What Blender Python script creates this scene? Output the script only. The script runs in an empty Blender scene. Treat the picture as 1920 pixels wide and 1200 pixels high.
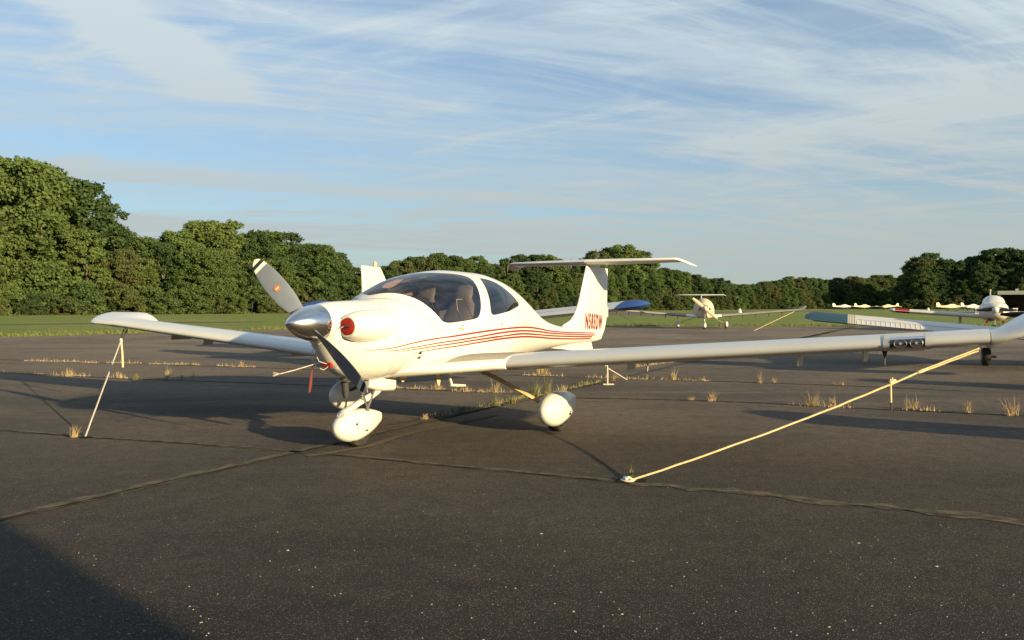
import bpy, bmesh, math, random
from mathutils import Vector, Matrix
from mathutils.geometry import delaunay_2d_cdt
random.seed(7)
R = math.radians
C = bpy.context.scene.collection
sc = bpy.context.scene

# ------------------------------------------------------------------ camera
CAM_H, FPX, HORIZ = 1.335, 1430.0, 573.4
cd = bpy.data.cameras.new('camera'); cam = bpy.data.objects.new('camera', cd); C.objects.link(cam)
cd.sensor_width = 36; cd.lens = 36*FPX/1920; cd.clip_start = .05; cd.clip_end = 6000
PITCH = -math.atan((600-HORIZ)/FPX)
cam.location = (0, 0, CAM_H); cam.rotation_euler = (R(90)+PITCH, 0, 0)
sc.camera = cam

# ------------------------------------------------------------------ sky and sun
SUN_AZ, SUN_EL = 131.5, 12.4          # azimuth clockwise from +Y, towards the sun
sc.view_settings.view_transform = 'Standard'; sc.view_settings.look = 'None'
sc.view_settings.gamma = 1; sc.view_settings.use_curve_mapping = False
sc.view_settings.exposure = 1.08
w = bpy.data.worlds.new('World'); sc.world = w; w.use_nodes = True
def build_world():
    nt = w.node_tree; n = nt.nodes; l = nt.links; n.clear()
    def N(t, **k):
        o = n.new(t)
        for a, b in k.items(): setattr(o, a, b)
        return o
    def M(op, a, b=None, c=None):
        o = N('ShaderNodeMath', operation=op)
        for i, x in enumerate((a, b, c)):
            if x is None: continue
            if isinstance(x, (int, float)): o.inputs[i].default_value = x
            else: l.new(x, o.inputs[i])
        return o.outputs[0]
    out = N('ShaderNodeOutputWorld'); bg = N('ShaderNodeBackground'); bg.inputs[1].default_value = 0.111
    sky = N('ShaderNodeTexSky', sky_type='NISHITA'); sky.sun_disc = False
    sky.sun_elevation = R(SUN_EL); sky.sun_rotation = R(SUN_AZ); sky.air_density = 1.0; sky.dust_density = 0.6; sky.ozone_density = 2.0
    tc = N('ShaderNodeTexCoord'); sep = N('ShaderNodeSeparateXYZ'); l.new(tc.outputs['Generated'], sep.inputs[0])
    x, y, z = sep.outputs
    zz = M('ADD', M('MAXIMUM', z, 0.0), 0.10)
    px, py = M('DIVIDE', x, zz), M('DIVIDE', y, zz)           # a flat layer of cloud seen in perspective
    def layer(rot, sx, sy, det, rough, dist, lo, hi, off=0):
        c, s = math.cos(R(rot)), math.sin(R(rot))
        u = M('ADD', M('MULTIPLY', px, c*sx), M('MULTIPLY', py, s*sx))
        v = M('ADD', M('MULTIPLY', px, -s*sy), M('MULTIPLY', py, c*sy))
        cb = N('ShaderNodeCombineXYZ'); l.new(u, cb.inputs[0]); l.new(v, cb.inputs[1]); cb.inputs[2].default_value = off
        t = N('ShaderNodeTexNoise'); t.inputs['Scale'].default_value = 1; t.inputs['Detail'].default_value = det
        t.inputs['Roughness'].default_value = rough; t.inputs['Distortion'].default_value = dist
        l.new(cb.outputs[0], t.inputs['Vector'])
        mr = N('ShaderNodeMapRange', interpolation_type='SMOOTHSTEP'); l.new(t.outputs[0], mr.inputs[0])
        mr.inputs[1].default_value = lo; mr.inputs[2].default_value = hi
        return mr.outputs[0]
    veil = layer(14, .16, .60, 6, .55, .5, .36, .66, 3.1)
    streak = layer(18, .30, 1.35, 9, .60, 1.2, .46, .60, 9.4)
    fine = layer(-24, .8, 2.0, 9, .62, 1.8, .48, .66, 1.7)
    wisps = layer(32, .55, 3.6, 10, .70, 1.0, .49, .63, 14.2)
    low = layer(6, .22, 1.3, 8, .60, .7, .42, .62, 22.5)
    cov = M('ADD', M('ADD', M('MULTIPLY', wisps, .13), M('ADD', M('MULTIPLY', low, .20), .0)), M('ADD', M('MULTIPLY', veil, .30), M('ADD', M('MULTIPLY', streak, .34), M('MULTIPLY', fine, .24))))
    # the one slanting plume high on the left
    d1 = M('ABSOLUTE', M('ADD', M('SUBTRACT', M('MULTIPLY', px, .988), M('MULTIPLY', py, .155)), 1.36))
    wob = layer(0, 1.6, 1.6, 6, .6, .6, .2, .8, 5.0)
    pl = N('ShaderNodeMapRange', interpolation_type='SMOOTHSTEP'); l.new(M('SUBTRACT', d1, M('MULTIPLY', wob, .10)), pl.inputs[0])
    pl.inputs[1].default_value = .16; pl.inputs[2].default_value = -.02
    e1 = N('ShaderNodeMapRange', interpolation_type='SMOOTHSTEP'); l.new(py, e1.inputs[0]); e1.inputs[1].default_value = 2.72; e1.inputs[2].default_value = 2.45
    e2 = N('ShaderNodeMapRange', interpolation_type='SMOOTHSTEP'); l.new(px, e2.inputs[0]); e2.inputs[1].default_value = 0; e2.inputs[2].default_value = -.3
    cov = M('ADD', cov, M('MULTIPLY', M('MULTIPLY', pl.outputs[0], .62), M('MULTIPLY', e1.outputs[0], e2.outputs[0])))
    # thin milky air towards the horizon
    hz = N('ShaderNodeMapRange', interpolation_type='SMOOTHSTEP'); l.new(z, hz.inputs[0]); hz.inputs[1].default_value = .40; hz.inputs[2].default_value = -.02
    cov = M('MINIMUM', M('ADD', cov, M('MULTIPLY', hz.outputs[0], .66)), .96)
    tint = N('ShaderNodeMix', data_type='RGBA', blend_type='MULTIPLY'); tint.inputs[0].default_value = 1
    l.new(sky.outputs[0], tint.inputs[6]); tint.inputs[7].default_value = SKY_TINT
    mix = N('ShaderNodeMix', data_type='RGBA'); l.new(cov, mix.inputs[0]); l.new(tint.outputs[2], mix.inputs[6])
    cc = N('ShaderNodeMix', data_type='RGBA'); l.new(hz.outputs[0], cc.inputs[0]); cc.inputs[6].default_value = CLOUD_HI; cc.inputs[7].default_value = CLOUD_LO
    l.new(cc.outputs[2], mix.inputs[7])
    l.new(mix.outputs[2], bg.inputs[0]); l.new(bg.outputs[0], out.inputs[0])
SKY_TINT = (.45, .60, .72, 1); CLOUD_HI = (2.72, 3.16, 3.36, 1); CLOUD_LO = (1.95, 2.16, 2.10, 1)
build_world()
sd = bpy.data.lights.new('sun', 'SUN'); sun = bpy.data.objects.new('sun', sd); C.objects.link(sun)
sd.energy = 4.9; sd.angle = R(.55); sd.color = (1.0, .79, .43)
dsun = Vector((math.sin(R(SUN_AZ))*math.cos(R(SUN_EL)), math.cos(R(SUN_AZ))*math.cos(R(SUN_EL)), math.sin(R(SUN_EL))))
sun.rotation_euler = dsun.to_track_quat('Z', 'Y').to_euler(); sun.location = (40, -30, 30)

# ------------------------------------------------------------------ helpers
def G(u, v):
    """point of the flat ground under a direction of the photograph (1920 x 1200)"""
    x, y, z = (u-960)/FPX, 1.0, -(v-600)/FPX
    c, s = math.cos(PITCH), math.sin(PITCH)
    y, z = y*c-z*s, y*s+z*c
    t = -CAM_H/z
    return Vector((x*t, y*t, 0))
def at(u, D, z=0):
    return Vector(((u-960)/FPX*D, D, z))

def mat(name, col, rough=.5, metal=0, coat=0, spec=.5, var=0, vscale=3, bump=0, bscale=60, col2=None, detail=5, lo=.35, hi=.65, trans=0):
    m = bpy.data.materials.new(name); m.use_nodes = True; nt = m.node_tree; b = nt.nodes['Principled BSDF']
    c4 = (*col, 1)
    b.inputs['Base Color'].default_value = c4; b.inputs['Roughness'].default_value = rough; b.inputs['Metallic'].default_value = metal
    b.inputs['Coat Weight'].default_value = coat; b.inputs['Coat Roughness'].default_value = .08; b.inputs['Specular IOR Level'].default_value = spec
    if trans: b.inputs['Transmission Weight'].default_value = trans
    tc = nt.nodes.new('ShaderNodeTexCoord')
    if var or col2:
        t = nt.nodes.new('ShaderNodeTexNoise'); t.inputs['Scale'].default_value = vscale; t.inputs['Detail'].default_value = detail; t.inputs['Roughness'].default_value = .6
        nt.links.new(tc.outputs['Object'], t.inputs['Vector'])
        mr = nt.nodes.new('ShaderNodeMapRange'); mr.inputs[1].default_value = lo; mr.inputs[2].default_value = hi; nt.links.new(t.outputs[0], mr.inputs[0])
        mx = nt.nodes.new('ShaderNodeMix'); mx.data_type = 'RGBA'; nt.links.new(mr.outputs[0], mx.inputs[0])
        c2 = col2 if col2 else tuple(x*(1-var) for x in col)
        mx.inputs[6].default_value = c4; mx.inputs[7].default_value = (*c2, 1)
        nt.links.new(mx.outputs[2], b.inputs['Base Color'])
    if bump:
        t2 = nt.nodes.new('ShaderNodeTexNoise'); t2.inputs['Scale'].default_value = bscale; t2.inputs['Detail'].default_value = 4
        nt.links.new(tc.outputs['Object'], t2.inputs['Vector'])
        bp = nt.nodes.new('ShaderNodeBump'); bp.inputs['Strength'].default_value = bump; bp.inputs['Distance'].default_value = .01
        nt.links.new(t2.outputs[0], bp.inputs['Height']); nt.links.new(bp.outputs[0], b.inputs['Normal'])
    return m

def link(name, me, m, parent=None, smooth=True):
    if m: me.materials.append(m)
    if smooth:
        me.polygons.foreach_set('use_smooth', [True]*len(me.polygons))
    o = bpy.data.objects.new(name, me); C.objects.link(o)
    if parent: o.parent = parent
    return o
def mesh(name, vs, fs, m, parent=None, smooth=True, recalc=True, sharp=None):
    me = bpy.data.meshes.new(name); me.from_pydata([tuple(v) for v in vs], [], fs)
    if recalc:
        bm = bmesh.new(); bm.from_mesh(me); bmesh.ops.recalc_face_normals(bm, faces=bm.faces[:]); bm.to_mesh(me); bm.free()
    o = link(name, me, m, parent, smooth)
    if smooth and sharp: me.set_sharp_from_angle(angle=R(sharp))
    return o
def tag(o, label=None, cat=None, group=None, kind=None):
    if label: o['label'] = label
    if cat: o['category'] = cat
    if group: o['group'] = group
    if kind: o['kind'] = kind
    return o
def thing(name, label, cat, loc=(0, 0, 0), rz=0, group=None, sc_=None):
    o = bpy.data.objects.new(name, None); C.objects.link(o); o.location = loc; o.rotation_euler = (0, 0, rz); o.empty_display_size = .2
    if sc_: o.scale = sc_
    return tag(o, label, cat, group)
def copy_tree(o, parent=None):
    c = o.copy(); C.objects.link(c)
    if parent: c.parent = parent
    for ch in list(o.children): copy_tree(ch, c)
    return c

# plane coordinates: X aft of the spinner tip, Y to port, Z up  ->  local frame of the plane's root
def L(p): return (p[0], -p[1], p[2])
def pmesh(name, vs, fs, m, parent, smooth=True, sharp=None):
    return mesh(name, [L(v) for v in vs], fs, m, parent, smooth, True, sharp)
class MB:
    """collects simple solids into one mesh"""
    def __init__(s): s.v = []; s.f = []
    def add(s, vs, fs):
        k = len(s.v); s.v += [tuple(v) for v in vs]; s.f += [tuple(i+k for i in f) for f in fs]; return s
    def box(s, c, d, rot=None):
        vs = [Vector((x*d[0]/2, y*d[1]/2, z*d[2]/2)) for x in (-1, 1) for y in (-1, 1) for z in (-1, 1)]
        if rot: vs = [rot @ v for v in vs]
        return s.add([v+Vector(c) for v in vs], [(0, 1, 3, 2), (4, 6, 7, 5), (0, 4, 5, 1), (2, 3, 7, 6), (0, 2, 6, 4), (1, 5, 7, 3)])
    def tube(s, pts, r, n=8, caps=True):
        pts = [Vector(p) for p in pts]; rs = r if isinstance(r, (list, tuple)) else [r]*len(pts)
        vs = []; prev = None
        for i, p in enumerate(pts):
            t = (pts[min(i+1, len(pts)-1)]-pts[max(i-1, 0)]).normalized()
            a = prev if prev else (Vector((0, 0, 1)) if abs(t.z) < .9 else Vector((1, 0, 0)))
            a = (a-t*a.dot(t)).normalized(); b = t.cross(a); prev = a
            vs += [p+(a*math.cos(2*math.pi*k/n)+b*math.sin(2*math.pi*k/n))*rs[i] for k in range(n)]
        fs = [(i*n+k, i*n+(k+1) % n, (i+1)*n+(k+1) % n, (i+1)*n+k) for i in range(len(pts)-1) for k in range(n)]
        if caps: fs += [tuple(range(n))[::-1], tuple((len(pts)-1)*n+k for k in range(n))]
        return s.add(vs, fs)
    def loft(s, rings, caps=True):
        n = len(rings[0]); vs = [p for r in rings for p in r]
        fs = [(i*n+k, i*n+(k+1) % n, (i+1)*n+(k+1) % n, (i+1)*n+k) for i in range(len(rings)-1) for k in range(n)]
        if caps: fs += [tuple(range(n))[::-1], tuple((len(rings)-1)*n+k for k in range(n))]
        return s.add(vs, fs)
    def out(s, name, m, parent=None, smooth=True, sharp=40): return mesh(name, s.v, s.f, m, parent, smooth, True, sharp)
    def pout(s, name, m, parent=None, smooth=True, sharp=40): return pmesh(name, s.v, s.f, m, parent, smooth, sharp)
def naca(n=14, t=.14, camber=.03):
    """closed airfoil outline, chord 0..1, starting at the trailing edge over the top"""
    def th(x): return 5*t*(.2969*math.sqrt(x)-.126*x-.3516*x*x+.2843*x**3-.1036*x**4)
    xs = [(1-math.cos(math.pi*i/n))/2 for i in range(n+1)]
    up = [(x, camber*4*x*(1-x)+th(x)) for x in reversed(xs)]
    lo = [(x, camber*4*x*(1-x)-th(x)) for x in xs[1:]]
    return up+lo
def superegg(cx, cy, cz, ry, rz, n=20, e=2.0, ax='x'):
    pts = []
    for k in range(n):
        a = 2*math.pi*k/n; c, s = math.cos(a), math.sin(a); r = (abs(c)**e+abs(s)**e)**(-1/e)
        pts.append((cx, cy+ry*r*c, cz+rz*r*s))
    return pts

# fuselage stations: X aft of spinner tip, top, widest, bottom heights, half width, upper and lower exponents
ST=[(.385,1.345,1.180,1.015,.165,2.0,2.0),(.40,1.349,1.175,.990,.167,2.0,2.0),(.45,1.360,1.150,.900,.173,2.0,2.05),
(.55,1.372,1.11,.775,.205,1.9,2.1),(.70,1.380,1.06,.680,.295,1.7,2.2),(.90,1.388,1.03,.630,.385,1.8,2.25),(1.02,1.395,1.02,.622,.425,2.0,2.3),
(1.16,1.478,1.02,.628,.455,2.05,2.3),(1.32,1.548,1.02,.620,.480,2.05,2.35),(1.50,1.612,1.02,.615,.505,2.05,2.4),(1.87,1.682,1.01,.605,.545,2.1,2.4),
(2.38,1.730,1.00,.595,.560,2.15,2.4),(2.95,1.724,.99,.600,.530,2.1,2.4),(3.45,1.663,.98,.620,.450,2.05,2.3),(3.86,1.558,.965,.650,.365,2.0,2.2),
(4.23,1.412,.95,.680,.290,1.95,2.1),(4.62,1.226,.93,.705,.225,1.95,2.0),(4.96,1.112,.915,.722,.185,2.0,2.0),(5.50,1.030,.895,.738,.145,2.0,2.0),
(6.10,.995,.875,.748,.105,2.0,2.0),(6.75,.965,.86,.752,.06,2.0,2.0),(7.08,.955,.86,.775,.035,2.0,2.0)]
def _pch(xs,ys):
    n=len(xs);h=[xs[i+1]-xs[i] for i in range(n-1)];d=[(ys[i+1]-ys[i])/h[i] for i in range(n-1)];m=[0]*n
    m[0]=d[0];m[-1]=d[-1]
    for i in range(1,n-1):
        if d[i-1]*d[i]>0:
            a,b=2*h[i]+h[i-1],h[i]+2*h[i-1];m[i]=(a+b)/(a/d[i-1]+b/d[i])
    def f(x):
        x=min(max(x,xs[0]),xs[-1]);i=0
        while i<n-2 and x>xs[i+1]:i+=1
        t=(x-xs[i])/h[i]
        return ((2*t**3-3*t*t+1)*ys[i]+(t**3-2*t*t+t)*h[i]*m[i]+(-2*t**3+3*t*t)*ys[i+1]+(t**3-t*t)*h[i]*m[i+1])
    return f
_xs=[s[0] for s in ST]
FZT,FZM,FZB,FW,FNT,FNB=[_pch(_xs,[s[k] for s in ST]) for k in range(1,7)]
def fus(X,a):
    """surface point; a = angle from the port side (0) over the top (90 deg) to starboard (180)"""
    c,s=math.cos(a),math.sin(a)
    n=FNT(X) if s>=0 else FNB(X)
    r=(abs(c)**n+abs(s)**n)**(-1/n)
    zm=FZM(X); hz=(FZT(X)-zm) if s>=0 else (zm-FZB(X))
    return (X,FW(X)*r*c,zm+hz*r*s)

# ------------------------------------------------------------------ ground, apron, seams
def ground_mats():
    # asphalt: dark binder with small pale aggregate, worn patches
    m = bpy.data.materials.new('asphalt'); m.use_nodes = True; nt = m.node_tree; n = nt.nodes; l = nt.links; b = n['Principled BSDF']
    tc = n.new('ShaderNodeTexCoord')
    def noise(scale, det=4, rough=.6, vec=None, dist=0):
        t = n.new('ShaderNodeTexNoise'); t.inputs['Scale'].default_value = scale; t.inputs['Detail'].default_value = det; t.inputs['Roughness'].default_value = rough
        t.inputs['Distortion'].default_value = dist
        l.new(vec if vec else tc.outputs['Object'], t.inputs['Vector']); return t.outputs[0]
    def mr(x, a, bb, c=0, d=1):
        t = n.new('ShaderNodeMapRange'); l.new(x, t.inputs[0])
        for i, v in enumerate((a, bb, c, d)): t.inputs[i+1].default_value = v
        return t.outputs[0]
    def mix(f, a, c, bt='MIX'):
        t = n.new('ShaderNodeMix'); t.data_type = 'RGBA'; t.blend_type = bt
        (l.new(f, t.inputs[0]) if not isinstance(f, float) else setattr(t.inputs[0], 'default_value', f))
        for i, v in ((6, a), (7, c)):
            l.new(v, t.inputs[i]) if not isinstance(v, tuple) else setattr(t.inputs[i], 'default_value', (*v, 1))
        return t.outputs[2]
    mp = n.new('ShaderNodeMapping'); mp.inputs['Rotation'].default_value = (0, 0, R(21)); mp.inputs['Scale'].default_value = (.35, 1.4, 1); l.new(tc.outputs['Object'], mp.inputs[0])
    base = mix(mr(noise(.55, 6, .62, mp.outputs[0], .6), .40, .60), (.029, .0225, .0175), (.057, .0440, .0325))
    base = mix(mr(noise(2.6, 6, .7), .46, .66, 0, .7), base, (.026, .0205, .0165))
    base = mix(mr(noise(.16, 5, .6), .45, .58, 0, .65), base, (.067, .050, .035))
    # hairline crazing and darker oil blots
    dv = n.new('ShaderNodeTexVoronoi'); dv.feature = 'DISTANCE_TO_EDGE'; dv.inputs['Scale'].default_value = .55
    wrp = n.new('ShaderNodeVectorMath'); wrp.operation = 'MULTIPLY_ADD'; nn_ = n.new('ShaderNodeTexNoise'); nn_.inputs['Scale'].default_value = 1.6; nn_.inputs['Detail'].default_value = 8; nn_.inputs['Roughness'].default_value = .7
    l.new(tc.outputs['Object'], nn_.inputs['Vector']); l.new(nn_.outputs['Color'], wrp.inputs[0]); wrp.inputs[1].default_value = (1.3, 1.3, 0); l.new(tc.outputs['Object'], wrp.inputs[2]); l.new(wrp.outputs[0], dv.inputs['Vector'])
    ck_ = n.new('ShaderNodeMath'); ck_.operation = 'MULTIPLY'; l.new(mr(dv.outputs['Distance'], .008, .0, 0, .75), ck_.inputs[0]); l.new(mr(noise(.30, 3, .5), .52, .62), ck_.inputs[1])
    base = mix(ck_.outputs[0], base, (.016, .013, .011))
    base = mix(mr(noise(.9, 3, .45), .66, .76, 0, .6), base, (.020, .017, .015))
    # asphalt colour graded along Y: darker near, paler far off
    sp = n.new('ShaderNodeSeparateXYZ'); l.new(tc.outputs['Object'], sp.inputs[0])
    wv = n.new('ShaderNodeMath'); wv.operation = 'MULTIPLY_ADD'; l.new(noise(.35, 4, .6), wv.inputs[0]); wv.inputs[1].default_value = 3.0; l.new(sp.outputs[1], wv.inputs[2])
    ygrade = n.new('ShaderNodeCombineXYZ')
    for i_, (q0, q1) in enumerate(((.72, 1.75), (.70, 1.78), (.68, 1.75))): l.new(mr(wv.outputs[0], 7.5, 28, q0*1.42, q1*1.3), ygrade.inputs[i_])
    t_ = n.new('ShaderNodeMix'); t_.data_type = 'RGBA'; t_.blend_type = 'MULTIPLY'; t_.inputs[0].default_value = 1; l.new(base, t_.inputs[6]); l.new(ygrade.outputs[0], t_.inputs[7]); base = t_.outputs[2]
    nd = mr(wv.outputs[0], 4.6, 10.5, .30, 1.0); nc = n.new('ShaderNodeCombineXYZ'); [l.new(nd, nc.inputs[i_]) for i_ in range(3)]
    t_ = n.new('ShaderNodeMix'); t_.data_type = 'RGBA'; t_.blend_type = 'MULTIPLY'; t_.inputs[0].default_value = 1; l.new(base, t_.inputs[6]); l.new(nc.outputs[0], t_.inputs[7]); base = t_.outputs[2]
    gr_ = n.new('ShaderNodeMath'); gr_.operation = 'MULTIPLY'; l.new(mr(noise(48, 3, .8), .36, .64, .55, 1.45), gr_.inputs[0]); l.new(mr(noise(7, 5, .75), .38, .62, .78, 1.22), gr_.inputs[1])
    gc_ = n.new('ShaderNodeCombineXYZ'); [l.new(gr_.outputs[0], gc_.inputs[i_]) for i_ in range(3)]
    t_ = n.new('ShaderNodeMix'); t_.data_type = 'RGBA'; t_.blend_type = 'MULTIPLY'; t_.inputs[0].default_value = 1; l.new(base, t_.inputs[6]); l.new(gc_.outputs[0], t_.inputs[7]); base = t_.outputs[2]
    v1 = n.new('ShaderNodeTexVoronoi'); v1.inputs['Scale'].default_value = 135; l.new(tc.outputs['Object'], v1.inputs['Vector'])
    h1 = n.new('ShaderNodeSeparateXYZ'); l.new(v1.outputs['Color'], h1.inputs[0])
    chip = n.new('ShaderNodeMath'); chip.operation = 'MULTIPLY'; l.new(mr(v1.outputs['Distance'], .46, .30), chip.inputs[0]); l.new(mr(h1.outputs[0], .66, .92), chip.inputs[1])
    base = mix(mr(h1.outputs[1], 0, 1, .0, .55), base, mix(1.0, base, (2.3, 2.25, 2.15), 'MULTIPLY'))
    base = mix(mr(chip.outputs[0], 0, 1, 0, .75), base, (.21, .188, .158))
    v2 = n.new('ShaderNodeTexVoronoi'); v2.inputs['Scale'].default_value = 26; l.new(tc.outputs['Object'], v2.inputs['Vector'])
    h2 = n.new('ShaderNodeSeparateXYZ'); l.new(v2.outputs['Color'], h2.inputs[0])
    c2 = n.new('ShaderNodeMath'); c2.operation = 'MULTIPLY'; l.new(mr(v2.outputs['Distance'], .20, .12), c2.inputs[0]); l.new(mr(h2.outputs[0], .955, .985), c2.inputs[1])
    base = mix(c2.outputs[0], base, (.24, .22, .185))
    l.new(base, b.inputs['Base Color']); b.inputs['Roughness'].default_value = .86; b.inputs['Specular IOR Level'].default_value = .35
    bp = n.new('ShaderNodeBump'); bp.inputs['Strength'].default_value = .55; bp.inputs['Distance'].default_value = .006
    hh = n.new('ShaderNodeMath'); hh.operation = 'ADD'; l.new(noise(160, 3, .7), hh.inputs[0]); l.new(mr(v1.outputs['Distance'], .6, 0), hh.inputs[1])
    l.new(hh.outputs[0], bp.inputs['Height']); l.new(bp.outputs[0], b.inputs['Normal'])
    # mown grass
    g = bpy.data.materials.new('mown_grass'); g.use_nodes = True; nt = g.node_tree; n = nt.nodes; l = nt.links; b = n['Principled BSDF']
    tc = n.new('ShaderNodeTexCoord')
    mp = n.new('ShaderNodeMapping'); mp.inputs['Rotation'].default_value = (0, 0, R(-8)); mp.inputs['Scale'].default_value = (.25, 1.0, 1); l.new(tc.outputs['Object'], mp.inputs[0])
    gc = mix(mr(noise(.22, 8, .72, mp.outputs[0], .3), .38, .64), (.115, .185, .036), (.195, .222, .060))
    gc = mix(mr(noise(1.6, 8, .8), .42, .75, 0, .7), gc, (.24, .225, .092))
    gc = mix(mr(noise(.05, 4, .6), .50, .66, 0, .55), gc, (.27, .24, .11))
    l.new(gc, b.inputs['Base Color']); b.inputs['Roughness'].default_value = .9; b.inputs['Specular IOR Level'].default_value = .1
    bp = n.new('ShaderNodeBump'); bp.inputs['Strength'].default_value = .9; bp.inputs['Distance'].default_value = .12
    l.new(noise(9, 6, .8), bp.inputs['Height']); l.new(bp.outputs[0], b.inputs['Normal'])
    return m, g
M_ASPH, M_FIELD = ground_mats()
M_SEAM = mat('seam_sand', (.125, .104, .073), .95, spec=.2, col2=(.055, .044, .033), vscale=9, lo=.4, hi=.62, bump=.5, bscale=120)
M_CRACK = mat('crack_dark', (.018, .016, .015), .95, spec=.1)
M_DIRT = mat('dirt_edge', (.27, .205, .12), .95, spec=.1, col2=(.20, .17, .085), vscale=2.2)
M_TAXI = mat('old_strip', (.17, .135, .105), .9, spec=.2, var=.3, vscale=.3)
M_LINE = mat('faded_yellow_paint', (.13, .095, .045), .9, spec=.2, col2=(.085, .072, .058), vscale=14, lo=.38, hi=.60, detail=8)

bm = MB(); bm.add([(-3000, -3000, -.05), (3000, -3000, -.05), (3000, 3000, -.05), (-3000, 3000, -.05)], [(0, 1, 2, 3)])
tag(bm.out('grass_field', M_FIELD, smooth=False), kind='structure')
EDGE = [Vector(p) for p in [(-60, -25, 0), (-40, 8, 0), (-27, 24.5, 0), (-21.5, 32, 0), (-14.0, 41.9, 0), (-3, 46.5, 0), (6.2, 49.4, 0), (18.7, 49.6, 0), (30, 48.5, 0), (90, 46, 0)]]
rnd = random.Random(3)
dense = []
for a, b in zip(EDGE, EDGE[1:]):
    k = max(2, int((b-a).length/.35))
    for i in range(k):
        p = a.lerp(b, i/k); q = Vector(((b-a).y, -(b-a).x, 0)).normalized()
        dense.append(p+q*rnd.uniform(-.10, .10))
dense.append(EDGE[-1])
def strip(name, pts, w0, m, z, kind='structure', parent=None, jit=.0, seed=1):
    r_ = random.Random(seed); vs = []; fs = []
    for i, p in enumerate(pts):
        t = (pts[min(i+1, len(pts)-1)]-pts[max(i-1, 0)]).normalized(); q = Vector((-t.y, t.x, 0))
        wl = w0*(1+r_.uniform(-jit, jit))/2; wr = w0*(1+r_.uniform(-jit, jit))/2
        vs += [(p.x+q.x*wl, p.y+q.y*wl, z), (p.x-q.x*wr, p.y-q.y*wr, z)]
    fs = [(2*i, 2*i+1, 2*i+3, 2*i+2) for i in range(len(pts)-1)]
    o = mesh(name, vs, fs, m, parent, False)
    if kind: tag(o, kind=kind)
    return o
vs = [(p.x, p.y, 0) for p in dense]+[(90, -60, 0), (-60, -60, 0)]
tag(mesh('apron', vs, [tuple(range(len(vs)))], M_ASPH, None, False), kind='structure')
strip('dirt_border', [p+Vector((-.3, .55, 0)) for p in dense], 1.9, M_DIRT, -.02, jit=.6, seed=5)
strip('dirt_border', dense, .30, M_DIRT, .004, jit=.95, seed=8)
def path(pts, step=.12, wob=.01, seed=1):
    r_ = random.Random(seed); out = []; o = 0
    for a, b in zip(pts, pts[1:]):
        k = max(2, int((b-a).length/step)); q = Vector(((b-a).y, -(b-a).x, 0)).normalized()
        for i in range(k):
            o = o*.85+r_.uniform(-wob, wob); out.append(a.lerp(b, i/k)+q*o)
    out.append(pts[-1]); return out
s_main = [G(-250, 1020), G(0, 973), G(620, 833), G(870, 775), G(1010, 740), G(1100, 722), G(1200, 700), G(1400, 655), G(1560, 622)]
s_main[0] = s_main[1]+(s_main[1]-s_main[2])*.8
SEAMS = [(s_main, .13, .022, 1), ([G(0, 806)+(G(0, 806)-G(160, 819))*3, G(0, 806), G(160, 819), G(325, 829), G(640, 853), G(900, 878), G(1178, 905)], .09, .012, 2),
         ([G(1182, 906), G(1412, 926), G(1560, 944), G(1660, 951), G(1745, 963), G(1830, 966), G(1920, 979), G(2100, 990), G(2500, 1012), G(2500, 1012)+(G(2500, 1012)-G(2100, 990))*4], .12, .006, 3),
         ([G(-120, 693), G(12, 699), G(237, 710), G(500, 719), G(900, 735)], .07, .02, 4), ([G(-100, 671), G(50, 676), G(210, 681), G(475, 689), G(700, 697), G(960, 704), G(1182, 710), G(1312, 714), G(1603, 724), G(1800, 733)], .08, .02, 5),
         ([G(1020, 745), G(1237, 749), G(1391, 754), G(1578, 764), G(1920, 780), G(2100, 788), G(2900, 815)], .06, .022, 6),
         ([G(1480, 640), G(1560, 622), G(1600, 613)], .35, .03, 7), ([G(700, 800), G(850, 779), G(980, 752), G(1150, 712)], .05, .008, 8)]
for pts, wd, cw, sd_ in SEAMS:
    pa = path(pts, .14, .005, sd_)
    strip('pavement_seam', pa, wd, M_SEAM, .004, jit=.5 if sd_ != 3 else .95, seed=sd_)
    strip('pavement_crack', path([p+Vector((.025, -.045, 0)) for p in pts], .09, .006, sd_+20), cw, M_CRACK, .008, jit=.8, seed=sd_+40)
strip('faded_marking', path([G(575, 856), G(690, 838), G(760, 815), G(930, 778)], .2, .01, 9), .10, M_LINE, .006, jit=.3, seed=9)
# strips of old pavement in the field
def quad(name, pts, m, z): return tag(mesh(name, [(p.x, p.y, z) for p in pts], [(0, 1, 2, 3)], m, None, False), kind='structure')
quad('taxiway', [at(1120, 112), at(1330, 100), at(1300, 150), at(1060, 165)], M_TAXI, -.03)
quad('runway', [at(1330, 150), at(1560, 190), at(1560, 215), at(1290, 175)], M_TAXI, -.026)
strip('mown_track', path([G(-200, 612), G(0, 608), G(250, 605), G(500, 602.5)], 2, .1, 3), 1.6, mat('track_soil', (.10, .085, .045), .95, var=.4, vscale=.6, col2=(.09, .11, .03)), -.02, jit=.5)

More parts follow.
